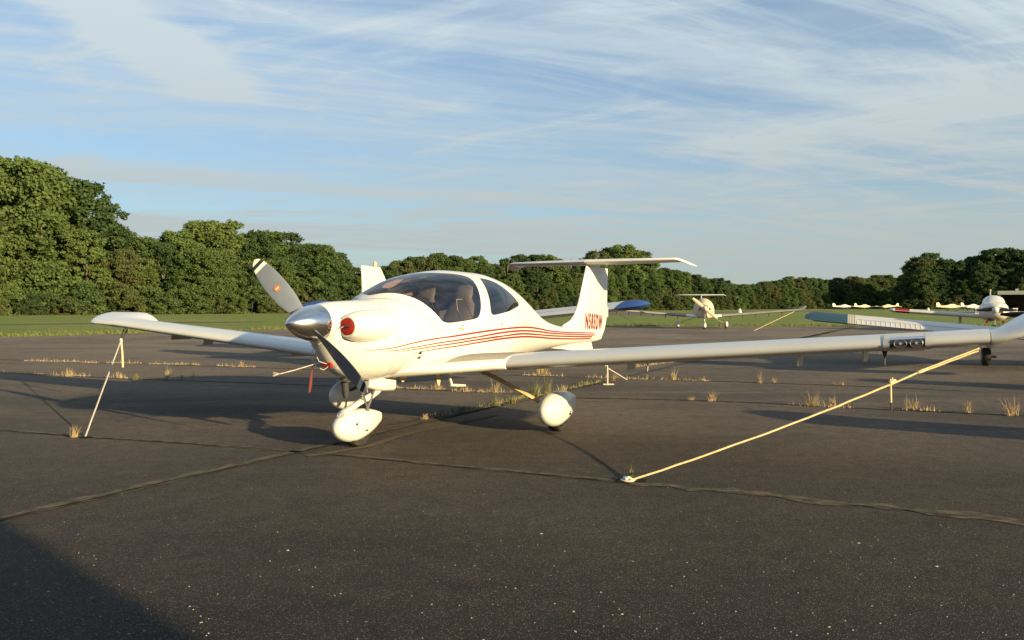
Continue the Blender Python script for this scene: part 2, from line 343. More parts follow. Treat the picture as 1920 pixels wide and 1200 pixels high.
# ------------------------------------------------------------------ grass and weeds
def two(name, a, b, rough=.8, vs_=2.0):
    m = mat(name, a, rough, spec=.15, col2=b, vscale=vs_); return m
M_DRY = two('dry_grass', (.52, .40, .23), (.34, .25, .14), vs_=14)
M_MIX = two('weed_green', (.13, .16, .05), (.30, .25, .12), vs_=9)
M_GREEN = two('grass_blades', (.085, .12, .03), (.15, .15, .055), vs_=.8)
def blades(pts_fn, n, hmin, hmax, wd, spread, seed, lean=.5):
    r_ = random.Random(seed); b = MB()
    for i in range(n):
        p, sc_ = pts_fn(r_); h = r_.uniform(hmin, hmax)*sc_; a = r_.uniform(0, 6.283); ln = r_.uniform(0, lean)*h
        dx, dy = math.cos(a), math.sin(a); px_, py_ = -dy*wd/2, dx*wd/2
        m1 = (p.x+dx*ln*.3, p.y+dy*ln*.3, p.z+h*.55); t = (p.x+dx*ln, p.y+dy*ln, p.z+h*(1-.25*(ln/h)))
        b.add([(p.x-px_, p.y-py_, p.z), (p.x+px_, p.y+py_, p.z), (m1[0]+px_*.8, m1[1]+py_*.8, m1[2]), (m1[0]-px_*.8, m1[1]-py_*.8, m1[2]), t], [(0, 1, 2, 3), (3, 2, 4)])
    return b
TUFTS = [ # u, v, height px, width px, kind, label
 (137, 821, 24, 34, 'd', 'straw coloured tuft at the foot of the left tie-down rope'),
 (128, 706, 15, 40, 'd', 'dry tuft left of the left tie-down rope, in the nearer of two seams'),
 (222, 709, 13, 30, 'd', 'low dry tuft just right of the left tie-down rope'),
 (255, 713, 14, 20, 'm', 'small greenish tuft in the shadow edge right of the left rope'),
 (312, 712, 26, 16, 'd', 'tall thin dry tuft below the far wing, in the shadow edge'),
 (340, 711, 12, 14, 'd', 'short tuft between two taller ones below the far wing'),
 (363, 713, 18, 12, 'd', 'thin dry tuft nearest the nose of the row below the far wing'),
 (452, 688, 12, 20, 'd', 'wispy dry tuft under the middle of the far wing'),
 (796, 787, 12, 26, 'd', 'dry tuft in the long seam behind the nose wheel'),
 (868, 770, 10, 26, 'm', 'low green weed on the long seam between the wheels'),
 (930, 762, 20, 34, 'm', 'bushy green weed on the long seam left of the near main wheel'),
 (962, 757, 14, 26, 'm', 'leaning weed on the long seam by the near main wheel leg'),
 (1003, 742, 30, 34, 'm', 'tall weed standing behind the near main wheel leg'),
 (1026, 738, 34, 22, 'm', 'tall stalky weed just above the near main wheel fairing'),
 (1055, 733, 14, 26, 'd', 'brown weed right above the near main wheel fairing'),
 (1095, 722, 9, 46, 'm', 'low green weed patch right of the near main wheel, along the seam'),
 (818, 731, 12, 44, 'd', 'dry tuft under the fuselage left of the boarding step'),
 (872, 735, 12, 30, 'd', 'small reddish dry tuft under the boarding step'),
 (928, 736, 26, 24, 'd', 'tall dry tuft under the wing root'),
 (1016, 702, 20, 40, 'd', 'dry tuft just below the near wing beside its root'),
 (1150, 714, 14, 26, 'd', 'brown tuft at the foot of the white bent rope stake'),
 (1262, 712, 22, 22, 'd', 'spindly dry tuft below the near wing, on the far seam'),
 (1425, 719, 22, 16, 'd', 'upright straw tuft below the middle of the near wing'),
 (1453, 719, 14, 10, 'd', 'small straw tuft right beside a taller one below the near wing'),
 (1575, 723, 9, 34, 'd', 'flat dry tuft above the yellow rope'),
 (1296, 751, 9, 22, 'd', 'small flattened tuft left of a leaning straw tuft'),
 (1335, 753, 22, 30, 'd', 'straw tuft leaning left between the wheel and the yellow rope'),
 (1524, 762, 30, 52, 'd', 'widest straw tuft, spreading left of the yellow rope'),
 (1562, 763, 22, 20, 'd', 'thin tuft touching the wide straw tuft beside the yellow rope'),
 (1712, 768, 28, 46, 'd', 'thin curved stalks below the hanging end of the yellow rope'),
 (1816, 775, 24, 30, 'd', 'straw tuft second from the right edge'),
 (1897, 780, 34, 46, 'd', 'large straw tuft at the right edge'),
 (1183, 895, 20, 16, 'm', 'small green weed growing in the near tie-down ring')]
for i, (u, v, h, wpx, k, lab) in enumerate(TUFTS):
    p0 = G(u, v); s_ = p0.y/FPX; H = h*s_*1.12; W = wpx*s_
    r_ = random.Random(100+i); b = MB(); wd = max(.0032, s_*.72)
    for q in range(int(18+wpx*1.4)):
        az = r_.uniform(0, 6.283); k_ = r_.random(); tilt = r_.uniform(.05, 1.0)*(1.15 if k == 'd' else .8); h = H*r_.uniform(.35, 1.15)*(1-.25*tilt)
        bx, by = r_.gauss(0, .11)*W, r_.gauss(0, .05)*W; rx = math.cos(az); ry = math.sin(az); out_ = tilt*h*.85+abs(bx)*.2
        if abs(bx) > .02: rx = math.copysign(abs(rx), bx)
        pts_ = [Vector((bx+rx*out_*t**1.6, by+ry*out_*.7*t**1.6, h*(t-.28*tilt*t*t))) for t in (0, .35, .7, 1)]
        sx, sy = -ry*wd/2, rx*wd/2
        if abs(sx) < wd*.3: sx = wd*.3
        b.add([(p.x+e*sx*(1-.8*t), p.y+e*sy*(1-.8*t), p.z) for p, t in zip(pts_, (0, .3, .6, 1)) for e in (-1, 1)], [(2*t, 2*t+1, 2*t+3, 2*t+2) for t in range(3)])
    o = b.out('grass_tuft' if k == 'd' else 'weed', M_DRY if k == 'd' else M_MIX, None, False); o.location = (p0.x, p0.y, .004)
    tag(o, lab, 'grass tuft' if k == 'd' else 'weed', 'tufts and weeds in the pavement seams')
def along(segs, jitter=.05):
    P_ = [(G(*a), G(*b)) for a, b in segs]; Ls = [(b-a).length for a, b in P_]; tot = sum(Ls)
    def fn(r_):
        x = r_.uniform(0, tot)
        for (a, b), l_ in zip(P_, Ls):
            if x <= l_: break
            x -= l_
        p = a.lerp(b, max(0, min(1, x/l_))); return Vector((p.x+r_.gauss(0, jitter), p.y+r_.gauss(0, jitter), .004)), (.3+r_.random()**3*1.2)
    return fn
segs = [((48, 677), (145, 679)), ((155, 680), (182, 681)), ((205, 681), (262, 682)), ((280, 683), (350, 684)), ((360, 684), (372, 685)), ((405, 686), (432, 687)), ((435, 688), (480, 689)),
        ((12, 700), (72, 702)), ((100, 704), (162, 706)), ((205, 708), (240, 710)), ((740, 728), (830, 731)), ((850, 734), (960, 737)), ((985, 704), (1060, 706)), ((1100, 708), (1220, 712)), ((1230, 712), (1330, 715)),
        ((1480, 759), (1600, 766)), ((1690, 768), (1760, 772)), ((1180, 690), (1270, 678))]
tag(blades(along(segs, .035), 3400, .02, .085, .007, .1, 11, .9).out('seam_grass', M_DRY, None, False), 'short dry grass sprouting from the apron seams', 'grass', kind='stuff')
tag(blades(along([((800, 785), (1000, 742)), ((940, 757), (1140, 713))], .05), 850, .02, .085, .008, .1, 12, .8).out('seam_weeds', M_MIX, None, False), 'low green weeds along the seam under the aircraft', 'weeds', kind='stuff')
def edge_fn(r_):
    i = r_.randrange(20, len(dense)-40); p = dense[i]; d = .15+abs(r_.gauss(0, 2.4)) if r_.random() < .3 else 1.3+abs(r_.gauss(0, 2.6)); q = Vector((-.35, 1, 0)).normalized()
    if p.x < -14: q = Vector((-.75, .65, 0)).normalized()
    return Vector((p.x+r_.uniform(-.3, .3)+q.x*d, p.y+q.y*d, -.04)), 1
tag(blades(edge_fn, 26000, .04, .17, .035, .1, 13, .7).out('field_edge_grass', M_GREEN, None, False), 'longer grass along the edge of the apron', 'grass', kind='stuff')
# loose chips of pale stone on the asphalt
r_ = random.Random(21); b = MB()
for i in range(260):
    u, v = r_.uniform(-60, 1980), 880+340*r_.random()**.7; p = G(u, v); s_ = r_.uniform(.0018, .0045)*(2.0 if r_.random() < .05 else 1); a = r_.uniform(0, 3)
    pts = [(math.cos(a+k*1.257)*s_*r_.uniform(.7, 1.7), math.sin(a+k*1.257)*s_*r_.uniform(.5, 1.0)) for k in range(5)]
    b.add([(p.x+x, p.y+y, .001) for x, y in pts]+[(p.x, p.y, .003+s_*.55)], [(k, (k+1) % 5, 5) for k in range(5)])
tag(b.out('loose_stones', mat('pale_stone', (.34, .31, .27), .8, var=.4, vscale=3), None, False), 'small pale stones scattered on the near asphalt', 'stones', kind='stuff')

# ------------------------------------------------------------------ paints
M_WHITE = mat('white_gelcoat', (.640, .625, .582), .28, coat=.35, var=.06, vscale=1.3, detail=8)
M_WHITE2 = mat('weathered_white_paint', (.61, .585, .525), .4, coat=.1, var=.12, vscale=2.2, detail=8)
M_RED = mat('red_stripe', (.23, .018, .014), .35, coat=.3)
M_REDF = mat('red_foam', (.34, .020, .017), .85, spec=.2, var=.35, vscale=22)
M_CHROME = mat('polished_aluminium', (.82, .80, .77), .17, metal=1, var=.10, vscale=5, bump=.03, bscale=35)
M_GREYB = mat('grey_blade_paint', (.175, .195, .235), .42, coat=.2, var=.10, vscale=9)
M_BLACK = mat('black_paint', (.02, .02, .022), .4)
M_TIPW = mat('blade_tip_white', (.80, .76, .66), .45)
M_TYRE = mat('tyre_rubber', (.035, .032, .030), .85, spec=.25, var=.4, vscale=12)
M_DARK = mat('dark_trim', (.035, .033, .035), .75)
M_SEAMC = mat('panel_gap', (.16, .14, .11), .8)
M_WALK = mat('grey_walkway_grit', (.36, .33, .28), .95, spec=.2, var=.2, vscale=60)
M_SEAT = mat('tan_leather', (.40, .37, .31), .6, var=.15, vscale=5)
M_LINER = mat('cabin_lining', (.17, .16, .155), .85, var=.15, vscale=3)
M_METAL = mat('dull_metal', (.35, .33, .30), .45, metal=1)
M_STRUT = mat('tan_gear_leg', (.70, .50, .26), .45, var=.2, vscale=8)
M_ORANGE = mat('orange_decal', (.72, .17, .03), .6)
M_ROPEY = mat('yellow_rope', (.74, .60, .34), .8, spec=.2, var=.25, vscale=40)
M_ROPEW = mat('pale_rope', (.62, .56, .46), .85, spec=.2, var=.3, vscale=40)
M_ROPEB = mat('bleached_rope', (.78, .62, .36), .85, spec=.2, var=.2, vscale=40)
M_STRAP = mat('black_strap', (.05, .045, .042), .8)
M_PINK = mat('faded_red_ribbon', (.55, .13, .09), .8)
M_COVER = mat('tan_canvas_cover', (.62, .50, .36), .9, spec=.15, var=.12, vscale=1.5, bump=.3, bscale=6)
M_CWING = mat('shaded_grey_canvas', (.30, .285, .25), .9, spec=.15, var=.15, vscale=2)  # wing canvas with its shade mixed into the grey
M_BLUE = mat('navy_paint', (.02, .06, .22), .6, spec=.25)
M_TEAL = mat('dark_teal_paint', (.018, .060, .085), .55, spec=.3)
M_GOLD = mat('gold_pinstripe', (.45, .30, .10), .5)
M_YELW = mat('yellow_lit_paint', (.75, .62, .36), .45, var=.1)  # the low sun's yellow put into the colour of far airplanes
def glass(name, tintc, tr=.9, ior=1.45):
    m = bpy.data.materials.new(name); m.use_nodes = True; nt = m.node_tree; n = nt.nodes; l = nt.links
    n.remove(n['Principled BSDF']); out = n['Material Output']
    t = n.new('ShaderNodeBsdfTransparent'); t.inputs[0].default_value = (*tintc, 1)
    g = n.new('ShaderNodeBsdfGlossy'); g.inputs['Roughness'].default_value = .03; g.inputs[0].default_value = (1, 1, 1, 1)
    f = n.new('ShaderNodeFresnel'); f.inputs[0].default_value = ior
    a = n.new('ShaderNodeMath'); a.operation = 'MULTIPLY_ADD'; l.new(f.outputs[0], a.inputs[0]); a.inputs[1].default_value = 1.0; a.inputs[2].default_value = .05
    x = n.new('ShaderNodeMixShader'); l.new(a.outputs[0], x.inputs[0]); l.new(t.outputs[0], x.inputs[1]); l.new(g.outputs[0], x.inputs[2]); l.new(x.outputs[0], out.inputs[0])
    return m
M_GLASS = glass('smoke_tinted_canopy', (.50, .46, .45)); M_GLASS2 = glass('dark_rear_canopy', (.20, .19, .21)); M_CLEAR = glass('clear_lens', (.85, .85, .85))

FRONT = [(1.10, 90), (1.107, 84.1), (1.155, 72.5), (1.23, 62), (1.314, 50.8), (1.397, 41), (1.485, 30), (1.564, 21.3), (1.610, 15.6), (1.651, 13.7), (1.72, 13), (1.973, 14.1), (2.209, 15.4), (2.279, 17.6), (2.345, 23.6), (2.408, 33.6), (2.47, 45), (2.512, 56), (2.488, 62.4), (2.405, 65.2), (2.15, 71), (1.95, 80), (1.85, 90)]
REAR = [(2.74, 61), (2.80, 62.5), (2.95, 60.5), (3.1, 56.5), (3.236, 51.3), (3.391, 44.1), (3.48, 38), (3.505, 34.5), (3.478, 31.3), (3.343, 27.9), (3.048, 22.4), (2.807, 20.1), (2.619, 18.5), (2.562, 19), (2.546, 21.5), (2.576, 27.7), (2.638, 40.4), (2.70, 54)]
SEAM = [(1.03, 90), (1.07, 74.9), (1.135, 56.8), (1.243, 40.8), (1.353, 26.7), (1.476, 13.7), (1.59, 6.9)]
FRAME = SEAM+[(1.66, 5.8), (2.055, 7), (2.52, 9.2), (2.532, 21.3), (2.605, 40.9), (2.68, 57.9), (2.71, 75), (2.715, 90)]
STRIPES = [[(.686, -19.5), (1.167, -4.7), (1.741, 1.4), (2.514, 5.5), (3.056, 7), (3.646, 8.3), (4.46, 11.2), (5.095, 19), (5.954, 23.4), (6.69, 19.4)],
 [(.88, -16.1), (1.447, -8.4), (2.101, -.6), (2.765, 3.4), (3.431, 4.5), (3.862, 4.9), (4.447, 6.0), (5.07, 9.8), (5.923, 9.5), (6.68, 3.1)],
 [(1.04, -16.5), (1.598, -10.5), (2.302, -2.7), (3.049, 1.1), (3.633, 1.5), (4.444, .2), (5.129, -1.1), (5.92, -5.2), (6.55, -9.4)],
 [(1.219, -19.1), (1.75, -13), (2.512, -5.4), (3.049, -2.9), (3.784, -3.4), (4.451, -7.2), (5.141, -13), (5.941, -20.5), (6.50, -24)]]
def chaikin(p, n=2):
    for _ in range(n):
        q = [p[0]]
        for a, b in zip(p, p[1:]): q += [(a[0]*.75+b[0]*.25, a[1]*.75+b[1]*.25), (a[0]*.25+b[0]*.75, a[1]*.25+b[1]*.75)]
        q.append(p[-1]); p = q
    return p
def mirror_poly(half): return half+[(x, 180-a) for x, a in reversed(half) if a < 89.9]
def fnormal(X, a):
    e = 1e-3; p = Vector(fus(X, a)); u = Vector(fus(min(X+e, 7.08), a))-Vector(fus(max(X-e, .385), a)); v = Vector(fus(X, a+e))-Vector(fus(X, a-e))
    n = v.cross(u); n = n.normalized() if n.length > 1e-12 else Vector((0, 0, 1))
    c = Vector((p.x, 0, FZM(X)))
    return n if n.dot(p-c) >= 0 else -n
def inside(poly, x, y):
    r = False; n = len(poly); j = n-1
    for i in range(n):
        xi, yi = poly[i]; xj, yj = poly[j]
        if (yi > y) != (yj > y) and x < (xj-xi)*(y-yi)/(yj-yi)+xi: r = not r
        j = i
    return r
def build_skin(dx=.05, da=6, windows=True):
    """fuselage skin cut exactly along window and panel outlines; {part: (verts, normals, faces)}"""
    K = .01; co = []; ed = []
    def dens(p):
        out = []
        for a, b in zip(p, p[1:]+p[:1]):
            d = math.hypot(b[0]-a[0], (b[1]-a[1])*K); k = max(1, int(d/.03)); out += [(a[0]+(b[0]-a[0])*i/k, a[1]+(b[1]-a[1])*i/k) for i in range(k)]
        return out
    polys = []
    if windows:
        f = dens(mirror_poly(chaikin(FRONT))); rp = dens(chaikin(REAR+[REAR[0]])[:-1]); rs = [(x, 180-a) for x, a in rp]; fr = dens(mirror_poly(FRAME))
        polys = [f, rp, rs, fr]
    for p in polys:
        k = len(co); co += [Vector((x, a*K)) for x, a in p]; ed += [(k+i, k+(i+1) % len(p)) for i in range(len(p))]
    X = .385
    xs = []
    while X < 7.08: xs.append(X); X += dx*(.35 if X < .6 else 1 if X < 4.3 else 2.5)
    xs.append(7.08)
    na = int(360/da); k = len(co)
    for i, x in enumerate(xs):
        for j in range(na+1): co.append(Vector((x, (-90+j*da)*K)))
    if windows:
        cut = min(range(len(xs)), key=lambda i: abs(xs[i]-.98))
        for j in range(na): ed.append((k+cut*(na+1)+j, k+cut*(na+1)+j+1))
    vs, es, fs, *_ = delaunay_2d_cdt(co, ed, [], 0, 1e-6)
    parts = {}
    for f_ in fs:
        cx_ = sum(vs[i].x for i in f_)/len(f_); ca = sum(vs[i].y for i in f_)/len(f_)/K
        nm = 'fuselage_shell'
        if windows:
            if inside(polys[0], cx_, ca): nm = 'canopy_glass'
            elif inside(polys[1], cx_, ca): nm = 'rear_window_port'
            elif inside(polys[2], cx_, ca): nm = 'rear_window_starboard'
            elif inside(polys[3], cx_, ca): nm = 'canopy_frame'
            elif cx_ < xs[cut]: nm = 'cowling'
        d = parts.setdefault(nm, ({}, [], [], []))
        ids = []
        for i in f_:
            if i not in d[0]:
                d[0][i] = len(d[1]); a = R(vs[i].y/K); d[1].append(fus(vs[i].x, a)); d[3].append(fnormal(min(vs[i].x, 7.07), a))
            ids.append(d[0][i])
        d[2].append(tuple(ids))
    return {k: (d[1], d[3], d[2]) for k, d in parts.items()}
def skin_part(name, data, m, parent, off=0):
    v, nrm, f = data
    me = bpy.data.meshes.new(name)
    lv = [Vector(L(Vector(p)+n*off)) for p, n in zip(v, nrm)]; ln = [Vector(L(n)) for n in nrm]
    ff = []
    for t in f:
        a, b, c = lv[t[0]], lv[t[1]], lv[t[2]]
        ff.append(t if (b-a).cross(c-a).dot(ln[t[0]]+ln[t[1]]+ln[t[2]]) >= 0 else tuple(reversed(t)))
    me.from_pydata(lv, [], ff); o = link(name, me, m, parent)
    me.normals_split_custom_set_from_vertices([tuple(n) for n in ln]); return o
def ribbon(name, pts, w0, w1, m, parent, off=.003, side=1, n=10):
    """a thin raised strip lying on the fuselage along (X, angle) points"""
    P = chaikin(pts, 3); vs = []; N_ = len(P)
    for i, (x, a) in enumerate(P):
        t = i/(N_-1); wd = (w0+(w1-w0)*min(1, t*3))/2; c, s = math.cos(R(a)), math.sin(R(a))
        da = math.degrees(wd/max(.12, math.dist(fus(x, R(a)), fus(x, R(a+1)))/R(1))); 
        for sg in (1, 0, -1):
            aa = R(a+sg*da); p = Vector(fus(x, aa))+fnormal(x, aa)*off; vs.append((p.x, p.y*side, p.z))
    fs = []
    for i in range(N_-1):
        for k in (0, 1): fs.append((3*i+k, 3*i+k+1, 3*i+k+4, 3*i+k+3))
    me_ = pmesh(name, vs, fs, m, parent); return me_
def seam_ribbon(name, pts, wd, m, parent, off=.002, mirrored=True):
    P = mirror_poly(pts) if mirrored else pts
    vs = []; fs = []; Q = []
    for a, b in zip(P, P[1:]):
        for i in range(4): Q.append((a[0]+(b[0]-a[0])*i/4, a[1]+(b[1]-a[1])*i/4))
    Q.append(P[-1]); pos = [Vector(fus(x, R(a)))+fnormal(x, R(a))*off for x, a in Q]; nr = [fnormal(x, R(a)) for x, a in Q]
    for i, p in enumerate(pos):
        t = (pos[min(i+1, len(pos)-1)]-pos[max(0, i-1)]).normalized(); s_ = nr[i].cross(t).normalized()*wd/2; vs += [p+s_, p-s_]
    fs = [(2*i, 2*i+1, 2*i+3, 2*i+2) for i in range(len(pos)-1)]
    return pmesh(name, vs, fs, m, parent)

# wing geometry ------------------------------------------------------------
def wsec(Y): # main panel: leading edge X, chord, leading edge height
    t = (Y-1.02)/(5.17-1.02); return (1.985-.095*t, 1.16-.33*t, .738+.347*t)
def foil_ring(Y, xle, ch, z, t=.150, cam_=.03, inc=2.0, n=14, roll=0):
    out = []
    for x, y in naca(n, t, cam_):
        out.append((xle+ch*x, Y-math.sin(roll)*ch*y, z+math.cos(roll)*ch*y-ch*x*math.sin(R(inc))))
    return out
def wing_pt(Y, k, off=0, n=14):
    x, c, z = wsec(Y); ring = foil_ring(Y, x, c, z, n=n); p = Vector(ring[k])
    if off:
        a, b = Vector(ring[max(0, k-1)]), Vector(ring[min(len(ring)-1, k+1)]); t = (b-a).normalized(); nn = Vector((t.z, 0, -t.x))
        cc = Vector((x+c*.4, Y, z)); nn = nn if nn.dot(p-cc) > 0 else -nn; p = p+nn*off
    return p
def wheel_pant(b, cx, cy, zc, Ln, hw, hh, n=22, m_=20):
    rings = []
    for i in range(m_+1):
        tt = .38*(1-math.cos(math.pi/2*(i+.12)/8.12)) if i <= 8 else .38+.62*(i-8)/(m_-8)
        if tt < .38: f = math.sqrt(max(0, 1-((.38-tt)/.38)**2))
        else: f = 1-.70*((tt-.38)/.62)**1.9
        fw = f if tt < .38 else 1-.84*((tt-.38)/.62)**2.0
        z0 = zc+(.035*((tt-.38)/.62) if tt > .38 else 0)
        rings.append(superegg(cx-Ln*.42+Ln*tt, cy, z0, max(.004, hw*fw), max(.006, hh*f), n, 2.25))
    b.loft(rings)
def tyre(b, c, r, wd, n=24):
    rings = []
    for k, (rr, y) in enumerate(((r*.6, -wd/2), (r*.93, -wd/2), (r, -wd*.28), (r, wd*.28), (r*.93, wd/2), (r*.6, wd/2))):
        rings.append([(c[0]+rr*math.cos(2*math.pi*i/n), c[1]+y, c[2]+rr*math.sin(2*math.pi*i/n)) for i in range(n)])
    b.loft(rings)
def fin_sec(z):
    zs = [.76, .90, 1.02, 1.08, 1.18, 1.35, 1.61, 1.914, 2.03]; le = [6.3, 5.75, 5.50, 5.78, 5.985, 6.15, 6.295, 6.455, 6.52]
    zt = [.76, .80, .85, 1.0, 1.185, 1.5, 1.93, 2.03]; te = [6.78, 7.08, 7.18, 7.30, 7.37, 7.385, 7.41, 7.40]
    return _pch(zs, le)(z), _pch(zt, te)(z)
HINGE = 6.97
def fin_half(x, z):
    a, b = fin_sec(z); t = max(0.0, min(1.0, (x-a)/(b-a))); tt = max(.002, t)
    return max(.004, 5*.085*min(1.25, b-a)*(.2969*math.sqrt(tt)-.126*tt-.3516*tt*tt+.2843*tt**3-.1036*tt**4))
def blade(root, ang_vec, hub, sgn, decal=True):
    r_ = Vector(ang_vec).normalized(); xh = Vector((1, 0, 0)); t_ = xh.cross(r_).normalized()
    ch = _pch([.06, .12, .22, .36, .50, .62, .72, .79, .83, .855, .868], [.09, .105, .145, .182, .192, .182, .155, .125, .095, .055, .006])
    be = _pch([.06, .2, .4, .6, .87], [62, 46, 32, 24, 18])
    thk = _pch([.06, .15, .35, .6, .87], [.05, .034, .020, .012, .004])
    def sec(r):
        c, b, h = ch(r), R(be(r)), thk(r); e = t_*math.cos(b)+sgn*xh*math.sin(b); n = r_.cross(e); sw = -.012*(r/.87)**2
        ring = []
        for k in range(16):
            a = 2*math.pi*k/16; u, v = math.cos(a), math.sin(a)
            ring.append(Vector(hub)+r_*r+e*(c/2*u+sw)+n*(h/2*v*(1-.25*u)))
        return ring
    def span(name, r0, r1, m, k=14):
        b = MB(); b.loft([sec(r0+(r1-r0)*i/k) for i in range(k+1)]); return b.pout(name, m, root)
    bl = span('propeller_blade', .06, .745, M_GREYB, 22)
    def sub(name, r0, r1, m):
        o = span(name, r0, r1, m, 6); o.parent = bl; return o
    sub('tip_band', .745, .785, M_TIPW); sub('tip_band', .785, .822, M_BLACK); sub('tip_band', .822, .868, M_TIPW)
    if decal:
        c, b = ch(.47), R(be(.47)); e = t_*math.cos(b)+sgn*xh*math.sin(b); n = r_.cross(e)
        if n.x > 0: n = -n
        o_ = Vector(hub)+r_*.47+n*(.012)
        vs = [o_+(e*math.cos(a)+r_*math.sin(a))*  .029 for a in [2*math.pi*k/20 for k in range(20)]]
        d = pmesh('round_decal', vs, [tuple(range(20))], M_ORANGE, bl)
        d2 = pmesh('decal_bar', [o_+n*.0015+e*x+r_*y for x, y in ((-.017, -.004), (.017, -.004), (.017, .004), (-.017, .004))], [(0, 1, 2, 3)], M_TIPW, bl)
    return bl

SKIN = None
def build_trainer(label, cat='airplane', loc=(0, 0), psi=0.0, covered=False, group=None):
    global SKIN
    root = thing('parked_airplane', label, cat, (loc[0], loc[1], 0), R(90)-psi, group)
    W_ = M_WHITE if not covered else M_COVER
    if SKIN is None: SKIN = build_skin()
    if covered:
        plain = build_skin(.12, 10, False)
        skin_part('fuselage', plain['fuselage_shell'], M_WHITE, root)
        v = [(i, a) for i in range(22) for a in range(31)]
        vs = []
        for i, a in v:
            x = .40+i*.165; ang = R(-62+a*304/30); p = Vector(fus(x, ang))+fnormal(x, ang)*(.035+.018*math.sin(i*1.9+a*.7)); vs.append(p)
        pmesh('canvas_cover', vs, [(i*31+a, i*31+a+1, (i+1)*31+a+1, (i+1)*31+a) for i in range(21) for a in range(30)], M_COVER, root)
    else:
        skin_part('fuselage', SKIN['fuselage_shell'], M_WHITE, root); skin_part('cowling', SKIN['cowling'], M_WHITE, root)
        cf = skin_part('canopy_frame', SKIN['canopy_frame'], M_WHITE, root)
        skin_part('canopy_glass', SKIN['canopy_glass'], M_GLASS, root)
        skin_part('rear_window', SKIN['rear_window_port'], M_GLASS2, root); skin_part('rear_window', SKIN['rear_window_starboard'], M_GLASS2, root)
        seam_ribbon('canopy_seam', SEAM, .006, M_SEAMC, root)
        seam_ribbon('cowl_seam', [(.985, 62), (.985, 30), (.99, 0), (1.0, -30), (1.01, -60)], .0022, M_SEAMC, root, mirrored=False)
        seam_ribbon('cowl_seam', [(.56, -2), (.75, -1), (.985, 1)], .0022, M_SEAMC, root, mirrored=False)
        seam_ribbon('sill_seam', [(1.59, 6.9), (1.66, 5.8), (2.055, 7), (2.52, 9.2)], .0025, M_SEAMC, root, mirrored=False)
        seam_ribbon('canopy_rear_seam', [(2.52, 9.2), (2.532, 21.3), (2.605, 40.9), (2.68, 57.9), (2.71, 75), (2.715, 90)], .003, M_SEAMC, root)
    # engine cheeks round the air inlets
    for s in (1, -1):
        b = MB(); rings = []
        for x, r, y, z in ((.505, .064, .250, 1.150), (.490, .075, .250, 1.150), (.483, .083, .250, 1.150), (.488, .094, .250, 1.150), (.51, .108, .249, 1.150), (.56, .126, .246, 1.149), (.64, .145, .240, 1.147), (.75, .159, .235, 1.143), (.90, .168, .235, 1.135), (1.05, .169, .243, 1.124), (1.25, .155, .262, 1.105), (1.45, .12, .28, 1.085), (1.6, .07, .30, 1.07)):
            rings.append([(x, y*s+r*1.04*math.cos(2*math.pi*k/32), z+r*math.sin(2*math.pi*k/32)) for k in range(32)])
        b.loft(rings, False); ck = b.pout('cowl_cheek', W_, root, sharp=80)
        b = MB(); b.loft([[(x, .250*s+r*math.cos(2*math.pi*k/24), 1.15+r*math.sin(2*math.pi*k/24)) for k in range(24)] for x, r in ((.507, .067), (.60, .058))]); b.pout('inlet_duct', M_DARK, ck)
    # spinner
    b = MB(); rings = []
    for i in range(17):
        t = (i/16); x = .004+.376*t; r = .165*math.sin(math.pi/2*min(1, t**.80*.985+.012)); rings.append([(x, r*math.cos(2*math.pi*k/40), 1.182+r*math.sin(2*math.pi*k/40)) for k in range(40)])
    rings.append([(x, .13*math.cos(2*math.pi*k/40), 1.182+.13*math.sin(2*math.pi*k/40)) for k in range(40)])
    b.loft(rings); sp = b.pout('spinner', M_CHROME if not covered else M_COVER, root, sharp=50)
    if not covered:
        for a in (20, 65, 115, 160, 200, 250, 290, 335):
            b = MB(); c = Vector((.352, .164*math.cos(R(a)), 1.182+.164*math.sin(R(a)))); d = Vector((0, math.cos(R(a)), math.sin(R(a))))
            b.tube([c-d*.003, c+d*.003], .0055, 8); b.pout('screw', M_METAL, sp)
    hub = (.265, 0, 1.182)
    if covered:
        for up in ((0, -.763, .647), (0, .763, -.647)):
            r_ = Vector(up); b = MB(); e = Vector((0, r_.z, -r_.y)); rings = []
            for i in range(9):
                r = .08+.80*i/8; c = .07+.035*math.sin(math.pi*i/8); rings.append([Vector(hub)+r_*r+e*c*math.cos(k*.785)+Vector((1, 0, 0))*.03*math.sin(k*.785) for k in range(8)])
            b.loft(rings); b.pout('blade_cover', M_COVER, root)
    else:
        blade(root, (0, -.763, .647), hub, -1); blade(root, (0, .763, -.647), hub, -1, False)
    # wings
    for s in (1, -1):
        nm_m = M_WHITE if not covered else M_CWING
        b = MB(); rings = []
        for Y, xle, ch, z, t in ((.20, 1.12, 2.25, .685, .085), (.38, 1.22, 2.08, .70, .09), (.55, 1.40, 1.84, .712, .10), (.70, 1.58, 1.62, .722, .112), (.82, 1.74, 1.44, .730, .124), (.92, 1.87, 1.29, .737, .135), (1.0, 1.955, 1.19, .738, .145), (1.02, 1.985, 1.16, .738, .150)):
            rings.append([(p[0], p[1]*s, p[2]) for p in foil_ring(Y, xle, ch, z, t)])
        b.loft(rings); wf = b.pout('wing_root_fairing', W_ if not covered else M_WHITE, root, sharp=60)
        b = MB(); rings = []
        for i in range(13):
            Y = 1.026+(5.17-1.026)*i/12; x, c, z = wsec(Y); rings.append([(p[0], p[1]*s, p[2]) for p in foil_ring(Y, x, c, z)])
        b.loft(rings); wg = b.pout('wing', nm_m, root, sharp=60)
        b = MB(); rings = []
